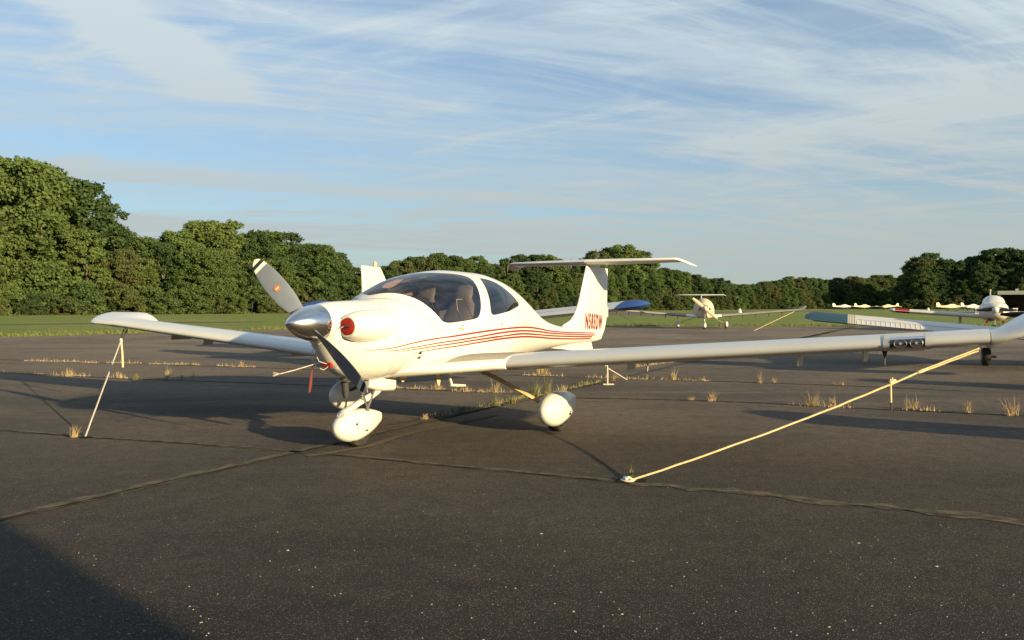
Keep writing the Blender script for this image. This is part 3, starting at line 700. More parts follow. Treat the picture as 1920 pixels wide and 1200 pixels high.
        for Y, xle, ch, z, zt_, t in ((5.175, 1.89, .83, 1.084, 1.056, .150), (5.22, 1.885, .835, 1.086, 1.07, .145), (5.28, 1.88, .84, 1.087, 1.125, .13), (5.36, 1.878, .84, 1.089, 1.185, .11), (5.45, 1.88, .835, 1.093, 1.225, .095), (5.54, 1.90, .80, 1.105, 1.238, .085), (5.62, 1.98, .70, 1.135, 1.240, .08), (5.70, 2.12, .53, 1.178, 1.240, .075), (5.76, 2.28, .34, 1.215, 1.240, .06)):
            up_ = .20*max(0, Y-5.20) if s == 1 else 0
            if s == -1: Y = 5.175+(Y-5.175)*1.28
            rings.append([(q[0], q[1]*s, q[2]+up_) for q in foil_ring(Y, xle, ch, z, t, .02, math.degrees(math.atan((z-zt_)/ch)))])
        b.loft(rings); b.pout('wingtip', nm_m, root, sharp=70)
        # walkway patch, flap and aileron fairings, tie-down eye
        if not covered:
            vs = []; fs = []; cols = 8
            Ys = [.60, .72, .86, 1.0]
            secs = {.60: (1.45, 1.77, .715, .1027), .72: (1.60, 1.60, .7235, .1135), .86: (1.79, 1.38, .7325, .128), 1.0: (1.955, 1.19, .738, .145)}
            for Y in Ys:
                ring = foil_ring(Y, secs[Y][0], secs[Y][1], secs[Y][2], secs[Y][3])[:15]
                f0, f1 = (.02, .80); pts = [p for p in ring if f0 <= (p[0]-secs[Y][0])/secs[Y][1] <= f1]; pts = pts[:]
                vs.append([(p[0], p[1]*s, p[2]+.0045) for p in pts])
            n_ = min(len(v) for v in vs); flat = [p for v in vs for p in v[:n_]]
            pmesh('walkway', flat, [(i*n_+j, i*n_+j+1, (i+1)*n_+j+1, (i+1)*n_+j) for i in range(3) for j in range(n_-1)], M_WALK, root)
            for Y, h, ln in ((2.2, .075, .10), (3.78, .105, .075), (4.30, .085, .16)):
                x, c, z = wsec(Y); b = MB(); zz = z-.055
                b.loft([[(x+.45-.02*k+dx_, (Y+dy_)*s, zz-h*k) for dx_, dy_ in ((-ln, 0), (-ln*.5, .022), (ln, .012), (ln, -.012), (-ln*.5, -.022))] for k in (0, .9, 1.0)]); b.pout('hinge_fairing', nm_m if h > .1 else M_WHITE2, root, sharp=30)
            # landing light bay let into the leading edge
            if s == 1:
                def patch(nm, Y0, Y1, k0, k1, m, off, par, ny=4):
                    vs = []; nk = k1-k0+1
                    for i in range(ny+1):
                        Y = Y0+(Y1-Y0)*i/ny
                        for k in range(k0, k1+1): vs.append(wing_pt(Y, k, off))
                    return pmesh(nm, vs, [(i*nk+j, i*nk+j+1, (i+1)*nk+j+1, (i+1)*nk+j) for i in range(ny) for j in range(nk-1)], m, par)
                ll = patch('light_bay', 4.50, 4.745, 12, 17, M_BLACK, .003, root)
                patch('metal_strap', 4.455, 4.50, 10, 18, M_WHITE2, .005, ll, 1); patch('metal_strap', 4.745, 4.79, 10, 18, M_WHITE2, .005, ll, 1); patch('upper_cover', 4.50, 4.745, 10, 12, M_WHITE2, .004, ll, 2)
                for Y in (4.575, 4.685):
                    c = wing_pt(Y, 14, .006); c.z += .004
                    b = MB(); b.loft([[(c.x+.004+dx_, c.y+r*1.15*math.cos(a), c.z+r*.9*math.sin(a)) for a in [2*math.pi*k/20 for k in range(20)]] for dx_, r in ((0, .041), (-.004, .038), (.006, .030), (.010, .008))]); lm = b.pout('lamp', M_METAL, ll)
                    b = MB(); b.tube([(c.x+.01, c.y, c.z), (c.x-.006, c.y, c.z)], .009, 10); b.pout('bulb', M_TIPW, lm)
                patch('clear_cover', 4.502, 4.743, 12, 17, M_CLEAR, .016, ll)
                b = MB(); x, c, z = wsec(4.46); b.tube([(x+.16, 4.46, z-.05), (x+.15, 4.46, z-.10)], [.022, .008], 8); b.tube([(x+.15, 4.46, z-.10), (x+.145, 4.46, z-.165)], .006, 6); b.pout('pitot_mast', M_BLACK, root)
        for Y, zo in ((5.10, .055),):
            x, c, z = wsec(Y); b = MB(); b.tube([(x+.17, Y*s, z-.035), (x+.165, Y*s, z-zo-.02)], .007, 6); b.pout('tiedown_eye', M_METAL, root)
        if covered:
            for k in range(6):
                Y = 1.5+k*.72; x, c, z = wsec(Y); b = MB(); b.box((x+.3, Y*s, z-.14), (.03, .035, .17)); b.pout('hanging_strap', M_STRAP, root)
    # tail
    b = MB(); rings = []
    for i in range(19):
        z = .775+(2.0-.775)*i/18; le, te = fin_sec(z); xs = [le+(HINGE-le)*((1-math.cos(math.pi*j/10))/2) for j in range(11)]
        if le > HINGE-.05: continue
        rings.append([(x, fin_half(x, z), z) for x in xs]+[(x, -fin_half(x, z), z) for x in reversed(xs)])
    b.loft(rings); b.pout('fin', W_ if not covered else M_WHITE, root, sharp=60)
    b = MB(); rings = []
    for i in range(17):
        z = .765+(1.965-.765)*i/16; le, te = fin_sec(z); h0 = 6.70 if z < .86 else HINGE+.006
        h0 = HINGE+.006-(.28*max(0, (.84-z)/.075) if z < .84 else 0)
        xs = [h0+(te-h0)*j/5 for j in range(6)]
        rings.append([(x, max(.004, fin_half(x, z)*(1 if j < 5 else .3)), z) for j, x in enumerate(xs)]+[(x, -max(.004, fin_half(x, z)*(1 if j < 5 else .3)), z) for j, x in reversed(list(enumerate(xs)))])
    b.loft(rings); rd = b.pout('rudder', M_WHITE, root, sharp=50)
    b = MB(); b.box((7.40, 0, 1.23), (.03, .02, .17)); b.pout('trim_tab', M_WHITE, rd)
    for s in (1, -1):
        b = MB(); rings = []
        for Y, xl, ch, z, t in ((0, 6.40, .80, 2.03, .125), (.12, 6.42, .78, 2.032, .125), (.8, 6.49, .70, 2.036, .12), (1.40, 6.555, .62, 2.04, .11), (1.44, 6.58, .60, 2.035, .085), (1.52, 6.68, .50, 2.0, .08), (1.585, 6.80, .38, 1.965, .07), (1.60, 6.92, .24, 1.958, .06)):
            rings.append([(p[0], p[1]*s, p[2]) for p in foil_ring(Y, xl, ch, z, t, 0, 0)])
        b.loft(rings); b.pout('tailplane', M_WHITE, root, sharp=60)
        b = MB(); b.box((7.195, .72*s, 2.033), (.012, 1.2, .004)); b.pout('elevator_tab', M_WHITE2, root)
    b = MB(); b.loft([[(5.08, y, .735), (6.66, y, .765), (6.74, y, .625), (6.0, y, .652)] for y in (-.014, .014)]); b.pout('ventral_fin', W_ if not covered else M_WHITE, root, False)
    # landing gear
    for nm, cx, cy, zc, Ln, hw, hh in (('nose_wheel_fairing', .875, 0, .203, .68, .112, .150), ('main_wheel_fairing', 2.59, 1.30, .243, .84, .128, .184), ('main_wheel_fairing', 2.56, -1.50, .243, .80, .125, .182)):
        b = MB(); wheel_pant(b, cx, cy, zc, Ln, hw, hh); f = b.pout(nm, M_WHITE, root, sharp=35)
        b = MB(); tyre(b, (cx+.03, cy, .155), .155, .115); ty = b.pout('tyre', M_TYRE, f, sharp=60)
        b = MB(); b.tube([(cx+.03, cy-.062, .155), (cx+.03, cy+.062, .155)], .085, 16); b.pout('rim', M_METAL, f)
        if not covered:
            for dx_, dz, r in ((.10, -.06, .012), (.098, -.035, .007)) if cy else ((-.09, .03, .013), (-.065, .05, .006), (-.07, -.0, .006), (.06, -.045, .009), (.03, -.045, .006)):
                yy = hw*.985 if cy else hw*.97
                b = MB(); b.tube([(cx+dx_, cy+yy-.03, zc+dz), (cx+dx_, cy+yy+(.004 if abs(dx_) < .08 else .002), zc+dz)], r, 12); b.pout('access_hole', M_BLACK, f)
    for s, yw in ((1, 1.30), (-1, -1.50)):
        b = MB(); rings = []
        for i in range(9):
            t = i/8; y = (.42+(abs(yw)-.10-.42)*t)*s; z = .655-.06*t-.29*t**1.25; x = 2.34+.12*t; wd = .058-.022*t; th = .017
            rings.append([(x-wd, y, z), (x-wd*.5, y, z+th), (x+wd*.5, y, z+th), (x+wd, y, z), (x+wd*.5, y, z-th), (x-wd*.5, y, z-th)])
        b.loft(rings); b.pout('main_gear_leg', M_STRUT if s == 1 else M_DARK if not covered else M_STRUT, root)
    b = MB(); rings = []
    for P, wx, wy in (((1.30, 0, .58), .085, .055), ((1.22, 0, .505), .07, .05), ((1.13, 0, .46), .052, .042), ((.95, .01, .420), .045, .042), ((.80, .02, .378), .043, .042), ((.66, .025, .338), .042, .046)):
        rings.append([(P[0]+wx*math.cos(a)*.55, P[1]+wy*math.sin(a), P[2]+wx*math.cos(a)*.8) for a in [2*math.pi*k/16 for k in range(16)]])
    b.loft(rings); b.pout('nose_gear_leg', M_WHITE, root, sharp=60)
    if covered: return root
    b = MB()
    b.loft([superegg(x, 0, z, wy, hz, 20, 4.5) for x, z, wy, hz in ((1.02, .60, .06, .05), (1.08, .59, .085, .06), (1.20, .575, .10, .075), (1.385, .565, .10, .085), (1.40, .565, .094, .078))])
    b.pout('nose_gear_housing', M_WHITE, root, sharp=50)
    b = MB(); b.tube([(.90, .07, .53), (.98, .06, .40), (1.02, .055, .30)], .010, 8); b.tube([(1.16, .03, .55), (.98, .06, .33)], .012, 8); b.tube([(1.12, -.05, .55), (.95, -.06, .33)], .012, 8); b.pout('gear_linkage', M_METAL, root)
    b = MB(); b.tube([(.76, -.02, .66), (.765, -.02, .60)], .036, 14); b.tube([(.765, -.02, .62), (.775, -.02, .52), (.78, -.02, .475)], [.034, .032, .022], 14); b.pout('exhaust_pipe', M_DARK, root)
    b = MB(); b.box((.80, 0, .636), (.20, .13, .008)); b.pout('exhaust_plate', M_METAL, root)
    b = MB(); b.loft([superegg(x, 0, z, wy, hz, 16, 3) for x, z, wy, hz in ((.56, .80, .075, .035), (.60, .79, .09, .05), (.75, .74, .09, .06))]); sc_ = b.pout('oil_cooler_scoop', M_WHITE, root)
    b = MB(); b.loft([superegg(.558, 0, .80, .06, .024, 16, 3), superegg(.60, 0, .80, .05, .02, 16, 3)]); b.pout('scoop_mouth', M_DARK, sc_)
    b = MB(); b.box((1.97, .36, .585), (.028, .016, .18), Matrix.Rotation(R(-14), 3, 'Y') @ Matrix.Rotation(R(8), 3, 'X')); st = b.pout('boarding_step', M_WHITE2, root, sharp=30)
    b = MB(); b.tube([(1.99, .35, .500), (2.03, .42, .497), (2.06, .50, .497)], [.014, .016, .012], 10); b.pout('step_pad', M_TIPW, st)
    b = MB(); b.loft([[(1.86, .26, .61), (1.95, .27, .61), (1.95, .25, .61)], [(1.90, .26, .50), (1.925, .265, .50), (1.925, .255, .50)]]); b.pout('belly_antenna', M_STRUT, root)
    b = MB(); b.loft([[(1.44, .10, .625), (1.56, .13, .625), (1.56, .07, .625)], [(1.49, .10, .565), (1.51, .105, .565), (1.51, .095, .565)]]); b.pout('drain_fairing', M_STRUT, root)
    # livery: stripes with a tapered start, both sides
    for side in (1, -1):
        for st_ in STRIPES: ribbon('red_stripe', st_,   .004, .021, M_RED, root, .003, side)
    # handles, vents, screws
    for x, a, dx_, dz, m, nm in ((1.936, 10.3, .03, .017, M_ORANGE, 'latch_decal'), (1.930, 7.3, .03, .014, M_ORANGE, 'latch_decal'), (2.780, 10.4, .024, .026, M_ORANGE, 'latch_decal'), (2.72, 10.8, .03, .008, M_SEAMC, 'door_handle'), (1.88, 7.9, .06, .008, M_SEAMC, 'door_handle')):
        p = Vector(fus(x, R(a))); n_ = fnormal(x, R(a)); b = MB(); u = Vector((1, 0, 0)); u = (u-n_*u.dot(n_)).normalized(); v_ = n_.cross(u)
        c = p+n_*.002; b.loft([[c+u*sx*dx_/2+v_*sz*dz/2+n_*o_ for sx, sz in ((-1, -1), (1, -1), (1, 1), (-1, 1))] for o_ in (0, .004)]); b.pout(nm, m, root, False)
    for x, a, up in ((1.298, -19.8, 1), (1.30, -26.3, 1)):
        p = Vector(fus(x, R(a))); n_ = fnormal(x, R(a)); u = Vector((1, 0, 0)); u = (u-n_*u.dot(n_)).normalized(); v_ = n_.cross(u); v_ = v_ if v_.z > 0 else -v_; c = p+n_*.003
        pmesh('air_vent', [c+u*-.030-v_*.008, c+u*.022-v_*.018, c+u*.018+v_*.022], [(0, 1, 2)], M_BLACK, root, False)
    for x, a in ((.70, 20), (.62, -2), (.82, 1), (1.03, 3), (1.26, 8), (1.13, -22), (.86, -14), (.95, 30), (.95, 50), (.95, 12)):
        p = Vector(fus(x, R(a))); n_ = fnormal(x, R(a)); off = .012
        if x < 1.0 and abs(a) < 40:
            p = Vector((x, p.y, p.z))
        b = MB(); b.tube([p, p+n_*.004], .006, 8); b.pout('fastener', M_METAL, root)
    b = MB(); b.loft([superegg(2.15, 0, 1.72, .002, .002, 12)]+[[(2.33+.17*math.cos(a)*r, .05*math.sin(a)*r, 1.722+h) for a in [2*math.pi*k/20 for k in range(20)]] for r, h in ((1, 0), (.95, .014), (.6, .028), (.2, .032))][0:0] or [[(2.33+.17*math.cos(a)*r, .05*math.sin(a)*r, 1.722+h) for a in [2*math.pi*k/20 for k in range(20)]] for r, h in ((1, -.01), (.95, .014), (.6, .026), (.1, .030))]); b.pout('roof_antenna', M_WHITE, root)
    b = MB(); b.tube([(3.86, 0, 1.55), (4.10, 0, 1.72), (4.22, 0, 1.84)], .0035, 6); b.pout('whip_antenna', M_DARK, root)
    # cabin: lining below the sill, floor, seats, glare shield
    vs = []; NX, NA = 16, 14
    for i in range(NX):
        x = 1.16+2.5*i/(NX-1)
        for j in range(NA):
            a = R(6-j*(192/(NA-1))); p = Vector(fus(x, a)); p = p-fnormal(x, a)*.03; vs.append(p)
    pmesh('cabin_lining', vs, [(i*NA+j, i*NA+j+1, (i+1)*NA+j+1, (i+1)*NA+j) for i in range(NX-1) for j in range(NA-1)], M_LINER, root)
    b = MB(); b.loft([[(x, y, z) for y, z in ((-w_, zl), (-w_*.75, zh-.03), (0, zh), (w_*.75, zh-.03), (w_, zl), (0, zl-.02))] for x, w_, zl, zh in ((1.14, .36, 1.20, 1.40), (1.30, .40, 1.20, 1.445), (1.58, .42, 1.18, 1.455), (1.66, .42, 1.16, 1.44))]); b.pout('glare_shield', M_DARK, root)
    b = MB(); b.box((1.66, 0, 1.12), (.06, .84, .5)); b.pout('instrument_panel', M_DARK, root)
    b = MB(); b.box((3.25, 0, 1.05), (.05, .62, .62)); b.pout('rear_bulkhead', M_LINER, root)
    b = MB(); b.box((2.2, 0, .78), (1.1, .16, .3)); b.pout('centre_console', M_LINER, root)
    for s in (1, -1):
        b = MB(); rings = []
        for x, z, wy, th in ((2.22, .86, .20, .06), (2.36, 1.0, .205, .06), (2.47, 1.18, .20, .055), (2.55, 1.34, .165, .05), (2.585, 1.41, .105, .045), (2.60, 1.47, .115, .04), (2.62, 1.54, .105, .035), (2.625, 1.565, .06, .02)):
            rings.append([(x-.17+th*math.cos(a), .25*s+wy*math.copysign(abs(math.sin(a))**.7, math.sin(a)), z+th*.3*math.cos(a)) for a in [2*math.pi*k/16 for k in range(16)]])
        b.loft(rings); b.box((1.95, .25*s, .86), (.42, .38, .10)); b.pout('seat', M_SEAT, root)
        b = MB(); b.tube([(1.80, .25*s, .95), (1.86, .25*s, 1.12), (1.84, .25*s, 1.18)], .013, 8); b.box((1.84, .25*s, 1.18), (.03, .06, .05)); b.pout('control_stick', M_DARK, root)
    b = MB()
    pts = [(2.20, .515, 1.185), (1.93, .52, 1.175), (1.90, .50, 1.30), (1.94, .465, 1.40), (2.10, .46, 1.405), (2.20, .515, 1.185)]
    b.tube(pts, .006, 6); b.pout('storm_window_frame', M_CLEAR if False else M_LINER, root)
    b = MB(); b.loft([[(x, y, z) for x, z in ((2.05, 1.20), (2.32, 1.26), (2.36, 1.50), (1.98, 1.47))] for y in (-.40, -.395)]); b.pout('lit_side_panel', mat('pink_lit_side', (.62, .45, .40), .8), root)  # flat panel added in the pink of the sunlit far cabin side
    b = MB(); b.box((1.45, -.12, 1.49), (.09, .10, .05)); b.pout('compass', M_STRUT, root)
    # registration on the fin, both sides
    for side in (1, -1):
        cu = bpy.data.curves.new('registration', 'FONT'); cu.body = 'N585DW'; cu.size = 1; cu.offset = .038; cu.resolution_u = 3; cu.space_character = 1.28
        to = bpy.data.objects.new('tmp', cu); C.objects.link(to); dg = bpy.context.evaluated_depsgraph_get(); me = bpy.data.meshes.new_from_object(to.evaluated_get(dg)); bpy.data.objects.remove(to)
        x0 = min(v.co.x for v in me.vertices); x1 = max(v.co.x for v in me.vertices); y1 = max(v.co.y for v in me.vertices)
        bm = bmesh.new(); bm.from_mesh(me); bmesh.ops.triangulate(bm, faces=bm.faces[:]); bmesh.ops.subdivide_edges(bm, edges=[e for e in bm.edges if e.calc_length() > .15], cuts=2)
        for v in bm.verts:
            u = (v.co.x-x0)/(x1-x0); q = v.co.y/y1; uu = u if side == 1 else 1-u
            X = 6.33+.80*uu+.05*q*0; Z = .985+.245*q-.045*uu
            X += .03*(q-.5)*0
            v.co = Vector(L((X, side*(fin_half(X, Z)+.004), Z)))
        bm.to_mesh(me); bm.free(); me.materials.clear(); link('registration', me, M_RED, root, False)
    return root

HERO_PSI = .4964; HERO = (-1.909, 6.432)
def p2w(P, o=HERO, psi=HERO_PSI):
    return Vector((o[0]+P[0]*math.sin(psi)+P[1]*math.cos(psi), o[1]+P[0]*math.cos(psi)-P[1]*math.sin(psi), P[2]))
hero = build_trainer('large white low-wing airplane in the foreground with red side stripes and N585DW on its tail', 'airplane', HERO, HERO_PSI)
# the next airplane of the row stands out of frame to the right; only the shadow of its wing reaches the picture
nb = copy_tree(hero); tip = p2w((1.9, -5.5, 0), (0, 0), HERO_PSI)
nb.location = (7.3-tip.x, 5.2-tip.y, 0)
tag(nb, 'white low-wing airplane parked to the right of the foreground airplane, outside the photo', 'airplane')

# ------------------------------------------------------------------ plugs, cords and tie-downs of the foreground airplane
b = MB(); rg = []
for x, r in ((.505, .066), (.486, .0755), (.480, .0755), (.4765, .069)): rg.append([p2w((x, .250+r*1.04*math.cos(2*math.pi*k/28), 1.15+r*math.sin(2*math.pi*k/28))) for k in range(28)])
b.loft(rg)
pl = thing('inlet_plug', 'red foam plug with a black handle in the round air inlet beside the spinner', 'engine plug', p2w((.48, .250, 1.15)))
def under(o, par):
    bpy.context.view_layer.update(); o.parent = par; o.matrix_parent_inverse = par.matrix_world.inverted()
bpy.context.view_layer.update()
under(b.out('foam_disc', M_REDF, None), pl)
b = MB(); b.tube([p2w(q) for q in ((.478, .195, 1.145), (.464, .21, 1.150), (.462, .245, 1.152), (.466, .275, 1.156), (.478, .29, 1.157))], .009, 6); under(b.out('handle', M_DARK, None), pl)
b = MB(); b.box(p2w((.545, .0, .802)), (.09, .10, .04), Matrix.Rotation(-HERO_PSI, 3, 'Z'))
tag(b.out('scoop_plug', M_REDF, None, False), 'small red foam plug in the low scoop under the propeller', 'engine plug')
cord = [(.448, .24, 1.152), (.42, .18, 1.12), (.36, .11, 1.04), (.33, .04, .98), (.33, 0, .965), (.36, -.06, .99), (.42, -.14, 1.08), (.46, -.24, 1.14)]
b = MB(); b.tube([p2w(q) for q in chaikin([q[:2] for q in cord], 0) and cord], .0035, 6)
b.tube([p2w(q) for q in ((.33, .02, .97), (.35, .01, .90), (.40, .0, .84), (.50, 0, .81))], .0035, 6)
b.tube([p2w(q) for q in ((.33, .0, .965), (.34, -.03, .87), (.345, .02, .80), (.40, .05, .765), (.47, .03, .78), (.53, .0, .80))], .003, 6)
tag(b.out('plug_cord', M_ROPEW, None), 'thin cord linking the inlet plugs round the propeller hub', 'cord')
b = MB(); b.tube([p2w((.34, -.01, .84)), p2w((.345, -.03, .76))], .003, 6); rb = b.out('streamer', M_PINK, None)
b2 = MB(); b2.loft([[p2w((.345+dx, -.03+dy-.01*k, z)) for dx, dy in ((0, -w_), (.004, 0), (0, w_))] for k, (z, w_) in enumerate(((.77, .004), (.70, .014), (.63, .017), (.575, .012), (.565, .008)))])
rb2 = b2.out('ribbon', M_PINK, None); rb2.parent = rb; tag(rb, 'faded red warning streamer hanging below the spinner', 'streamer')
b = MB(); a_, c_ = p2w((.30, .02, .80)), p2w((.06, -.02, .80))
b.tube([p2w((.36, .03, .83)), p2w((.20, -.09, .775)), p2w((.10, -.17, .745))], .0045, 6)
st = b.out('loose_string', M_ROPEW, None); b = MB()
for k in range(9):
    q = p2w((.10, -.17, .745)); b.tube([q, q+Vector((-.05-.02*random.random(), random.uniform(-.02, .02), random.uniform(-.022, .016)))], .0018, 4)
fr = b.out('frayed_end', M_ROPEW, None); fr.parent = st; tag(st, 'stiff pale string with a frayed end sticking out left of the propeller hub', 'string')

def rope_pts(a, b_, sag=0, n=14, tw=0, seed=1):
    a, b_ = Vector(a), Vector(b_); r_ = random.Random(seed)
    return [a.lerp(b_, i/n)+Vector((r_.uniform(-tw, tw), r_.uniform(-tw, tw), -sag*4*(i/n)*(1-i/n)+r_.uniform(-tw, tw))) for i in range(n+1)]
eye_p = p2w((2.055, 5.10, 1.0)); eye_s = p2w((2.055, -5.10, 1.0)); anc_p = G(1187, 904)+Vector((0, 0, .02)); anc_s = G(160, 820)+Vector((0, 0, .01))
# near rope: doubled from the wing to the knot, single to the ground
t = thing('tiedown_rope', 'long yellow rope slanting from the near wing tip down to the asphalt', 'tie-down rope', anc_p); bpy.context.view_layer.update()
kn = eye_p.lerp(anc_p, .16); kn2 = eye_p.lerp(anc_p, .16+.0)
b = MB(); b.tube(rope_pts(kn, anc_p, .03, 20, .002), .0078, 8); under(b.out('single_rope', M_ROPEY, None), t)
side = Vector((0, 0, .0085))
b = MB(); b.tube(rope_pts(eye_p+side, kn+side*.8, 0, 8, .001), .0062, 8); b.tube(rope_pts(eye_p-side, kn-side*.8, 0, 8, .0015, 2), .0062, 8); under(b.out('doubled_rope', M_ROPEY, None), t)
b = MB(); d_ = (anc_p-eye_p).normalized(); b.tube([kn-d_*.03, kn+d_*.01, kn+d_*.045], [.011, .016, .011], 10); under(b.out('knot', M_ROPEY, None), t)
k3 = eye_p.lerp(anc_p, .247); b = MB(); b.tube([k3-d_*.02, k3, k3+d_*.03], [.014, .018, .014], 10); b.tube([k3+Vector((0, 0, -.01)), k3+Vector((-.012, 0, .03)), k3+Vector((-.022, 0, .012)), k3+Vector((-.018, .003, -.05)), k3+Vector((-.014, .004, -.16))], .0075, 8); under(b.out('hanging_end', M_ROPEB, None), t)
b = MB(); b.tube([k3+Vector((-.014, .004, -.16)), k3+Vector((-.012, .004, -.22))], .007, 8); under(b.out('burnt_tip', M_STRAP, None), t)
t = thing('tiedown_ring', 'ring with rope loop and blue cord at the foot of the yellow rope', 'anchor ring', G(1180, 905)); bpy.context.view_layer.update(); c = G(1178, 903)
b = MB(); b.tube([c+Vector((.055*math.cos(a), .040*math.sin(a), .012)) for a in [2*math.pi*k/16 for k in range(15)]], .008, 8); under(b.out('rope_loop', M_ROPEW, None), t)
b = MB(); b.tube([c+Vector((.028*math.cos(a), .05+.02*math.sin(a), .02)) for a in [math.pi*k/8 for k in range(9)]], .006, 6); under(b.out('blue_cord', mat('blue_cord', (.03, .16, .42), .7), None), t)
b = MB(); b.tube([anc_p+Vector((.0, 0, -.01)), anc_p+Vector((-.03, .01, .012)), anc_p+Vector((-.06, 0, 0))], .014, 8); under(b.out('knot', M_ROPEW, None), t)
strip('anchor_pit', [c+Vector((-.09, 0, 0)), c+Vector((-.03, .0, 0)), c+Vector((.06, -.0, 0)), c+Vector((.13, -.01, 0))], .10, M_CRACK, .010, jit=.3)
# far rope
t = thing('tiedown_rope', 'pale rope with dark straps from the far wing tip to the asphalt', 'tie-down rope', anc_s); bpy.context.view_layer.update()
ks = eye_s+(anc_s-eye_s)*.135+Vector((.0, 0, 0))
b = MB(); b.tube(rope_pts(ks, anc_s, .0, 16, .001), .0085, 8); under(b.out('single_rope', M_ROPEW, None), t)
b = MB(); b.tube([eye_s+Vector((-.02, 0, .0)), ks+Vector((-.012, 0, 0))], .009, 6); b.tube([eye_s+Vector((.03, 0, .0)), ks+Vector((.012, 0, 0))], .009, 6); under(b.out('strap', M_STRAP, None), t)
b = MB(); b.tube([ks+Vector((0, 0, .03)), ks, ks+Vector((0, 0, -.03))], [.016, .022, .018], 10); under(b.out('knot', M_ROPEW, None), t)
b = MB(); b.tube([ks, ks+Vector((.015, 0, -.15)), ks+Vector((.022, 0, -.36))], .0125, 8); under(b.out('hanging_end', M_ROPEB, None), t)
strip('anchor_pit', [G(150, 821), G(160, 821.5), G(172, 821)], .08, M_CRACK, .010, jit=.3)
# rope stake behind the near wing
c = G(1139, 722); t = thing('rope_stake', 'bent white rope standing in the weeds behind the near wing', 'rope', c); bpy.context.view_layer.update()
b = MB(); b.tube([c, c+Vector((.0, 0, .2)), c+Vector((-.005, 0, .33)), c+Vector((-.04, 0, .325))], .014, 8); under(b.out('upright_rope', M_ROPEW, None), t)
b = MB(); b.tube([c+Vector((0, 0, .29)), G(1174, 713)+Vector((0, -.1, .02))], .008, 8); under(b.out('slanting_rope', M_ROPEW, None), t)
b = MB(); b.tube([c+Vector((-.07, 0, .012)), c+Vector((.11, 0, .012))], .012, 8); under(b.out('foot', M_ROPEW, None), t)
c = G(1214, 697); b = MB(); b.tube([c, c+Vector((.01, 0, .12))], .008, 6); o = b.out('chain_end', M_ROPEW, None); b = MB(); b.loft([superegg(0, 0, 0, .03, .03, 10)]) if False else b.tube([c+Vector((.01, 0, .12)), c+Vector((.012, 0, .16)), c+Vector((.01, 0, .22)), c+Vector((.01, 0, .25))], [.012, .035, .03, .01], 10)
o2 = b.out('hook', M_STRAP, None); o2.parent = o; tag(o, 'small black hook on a short rope standing behind the near wing', 'hook')

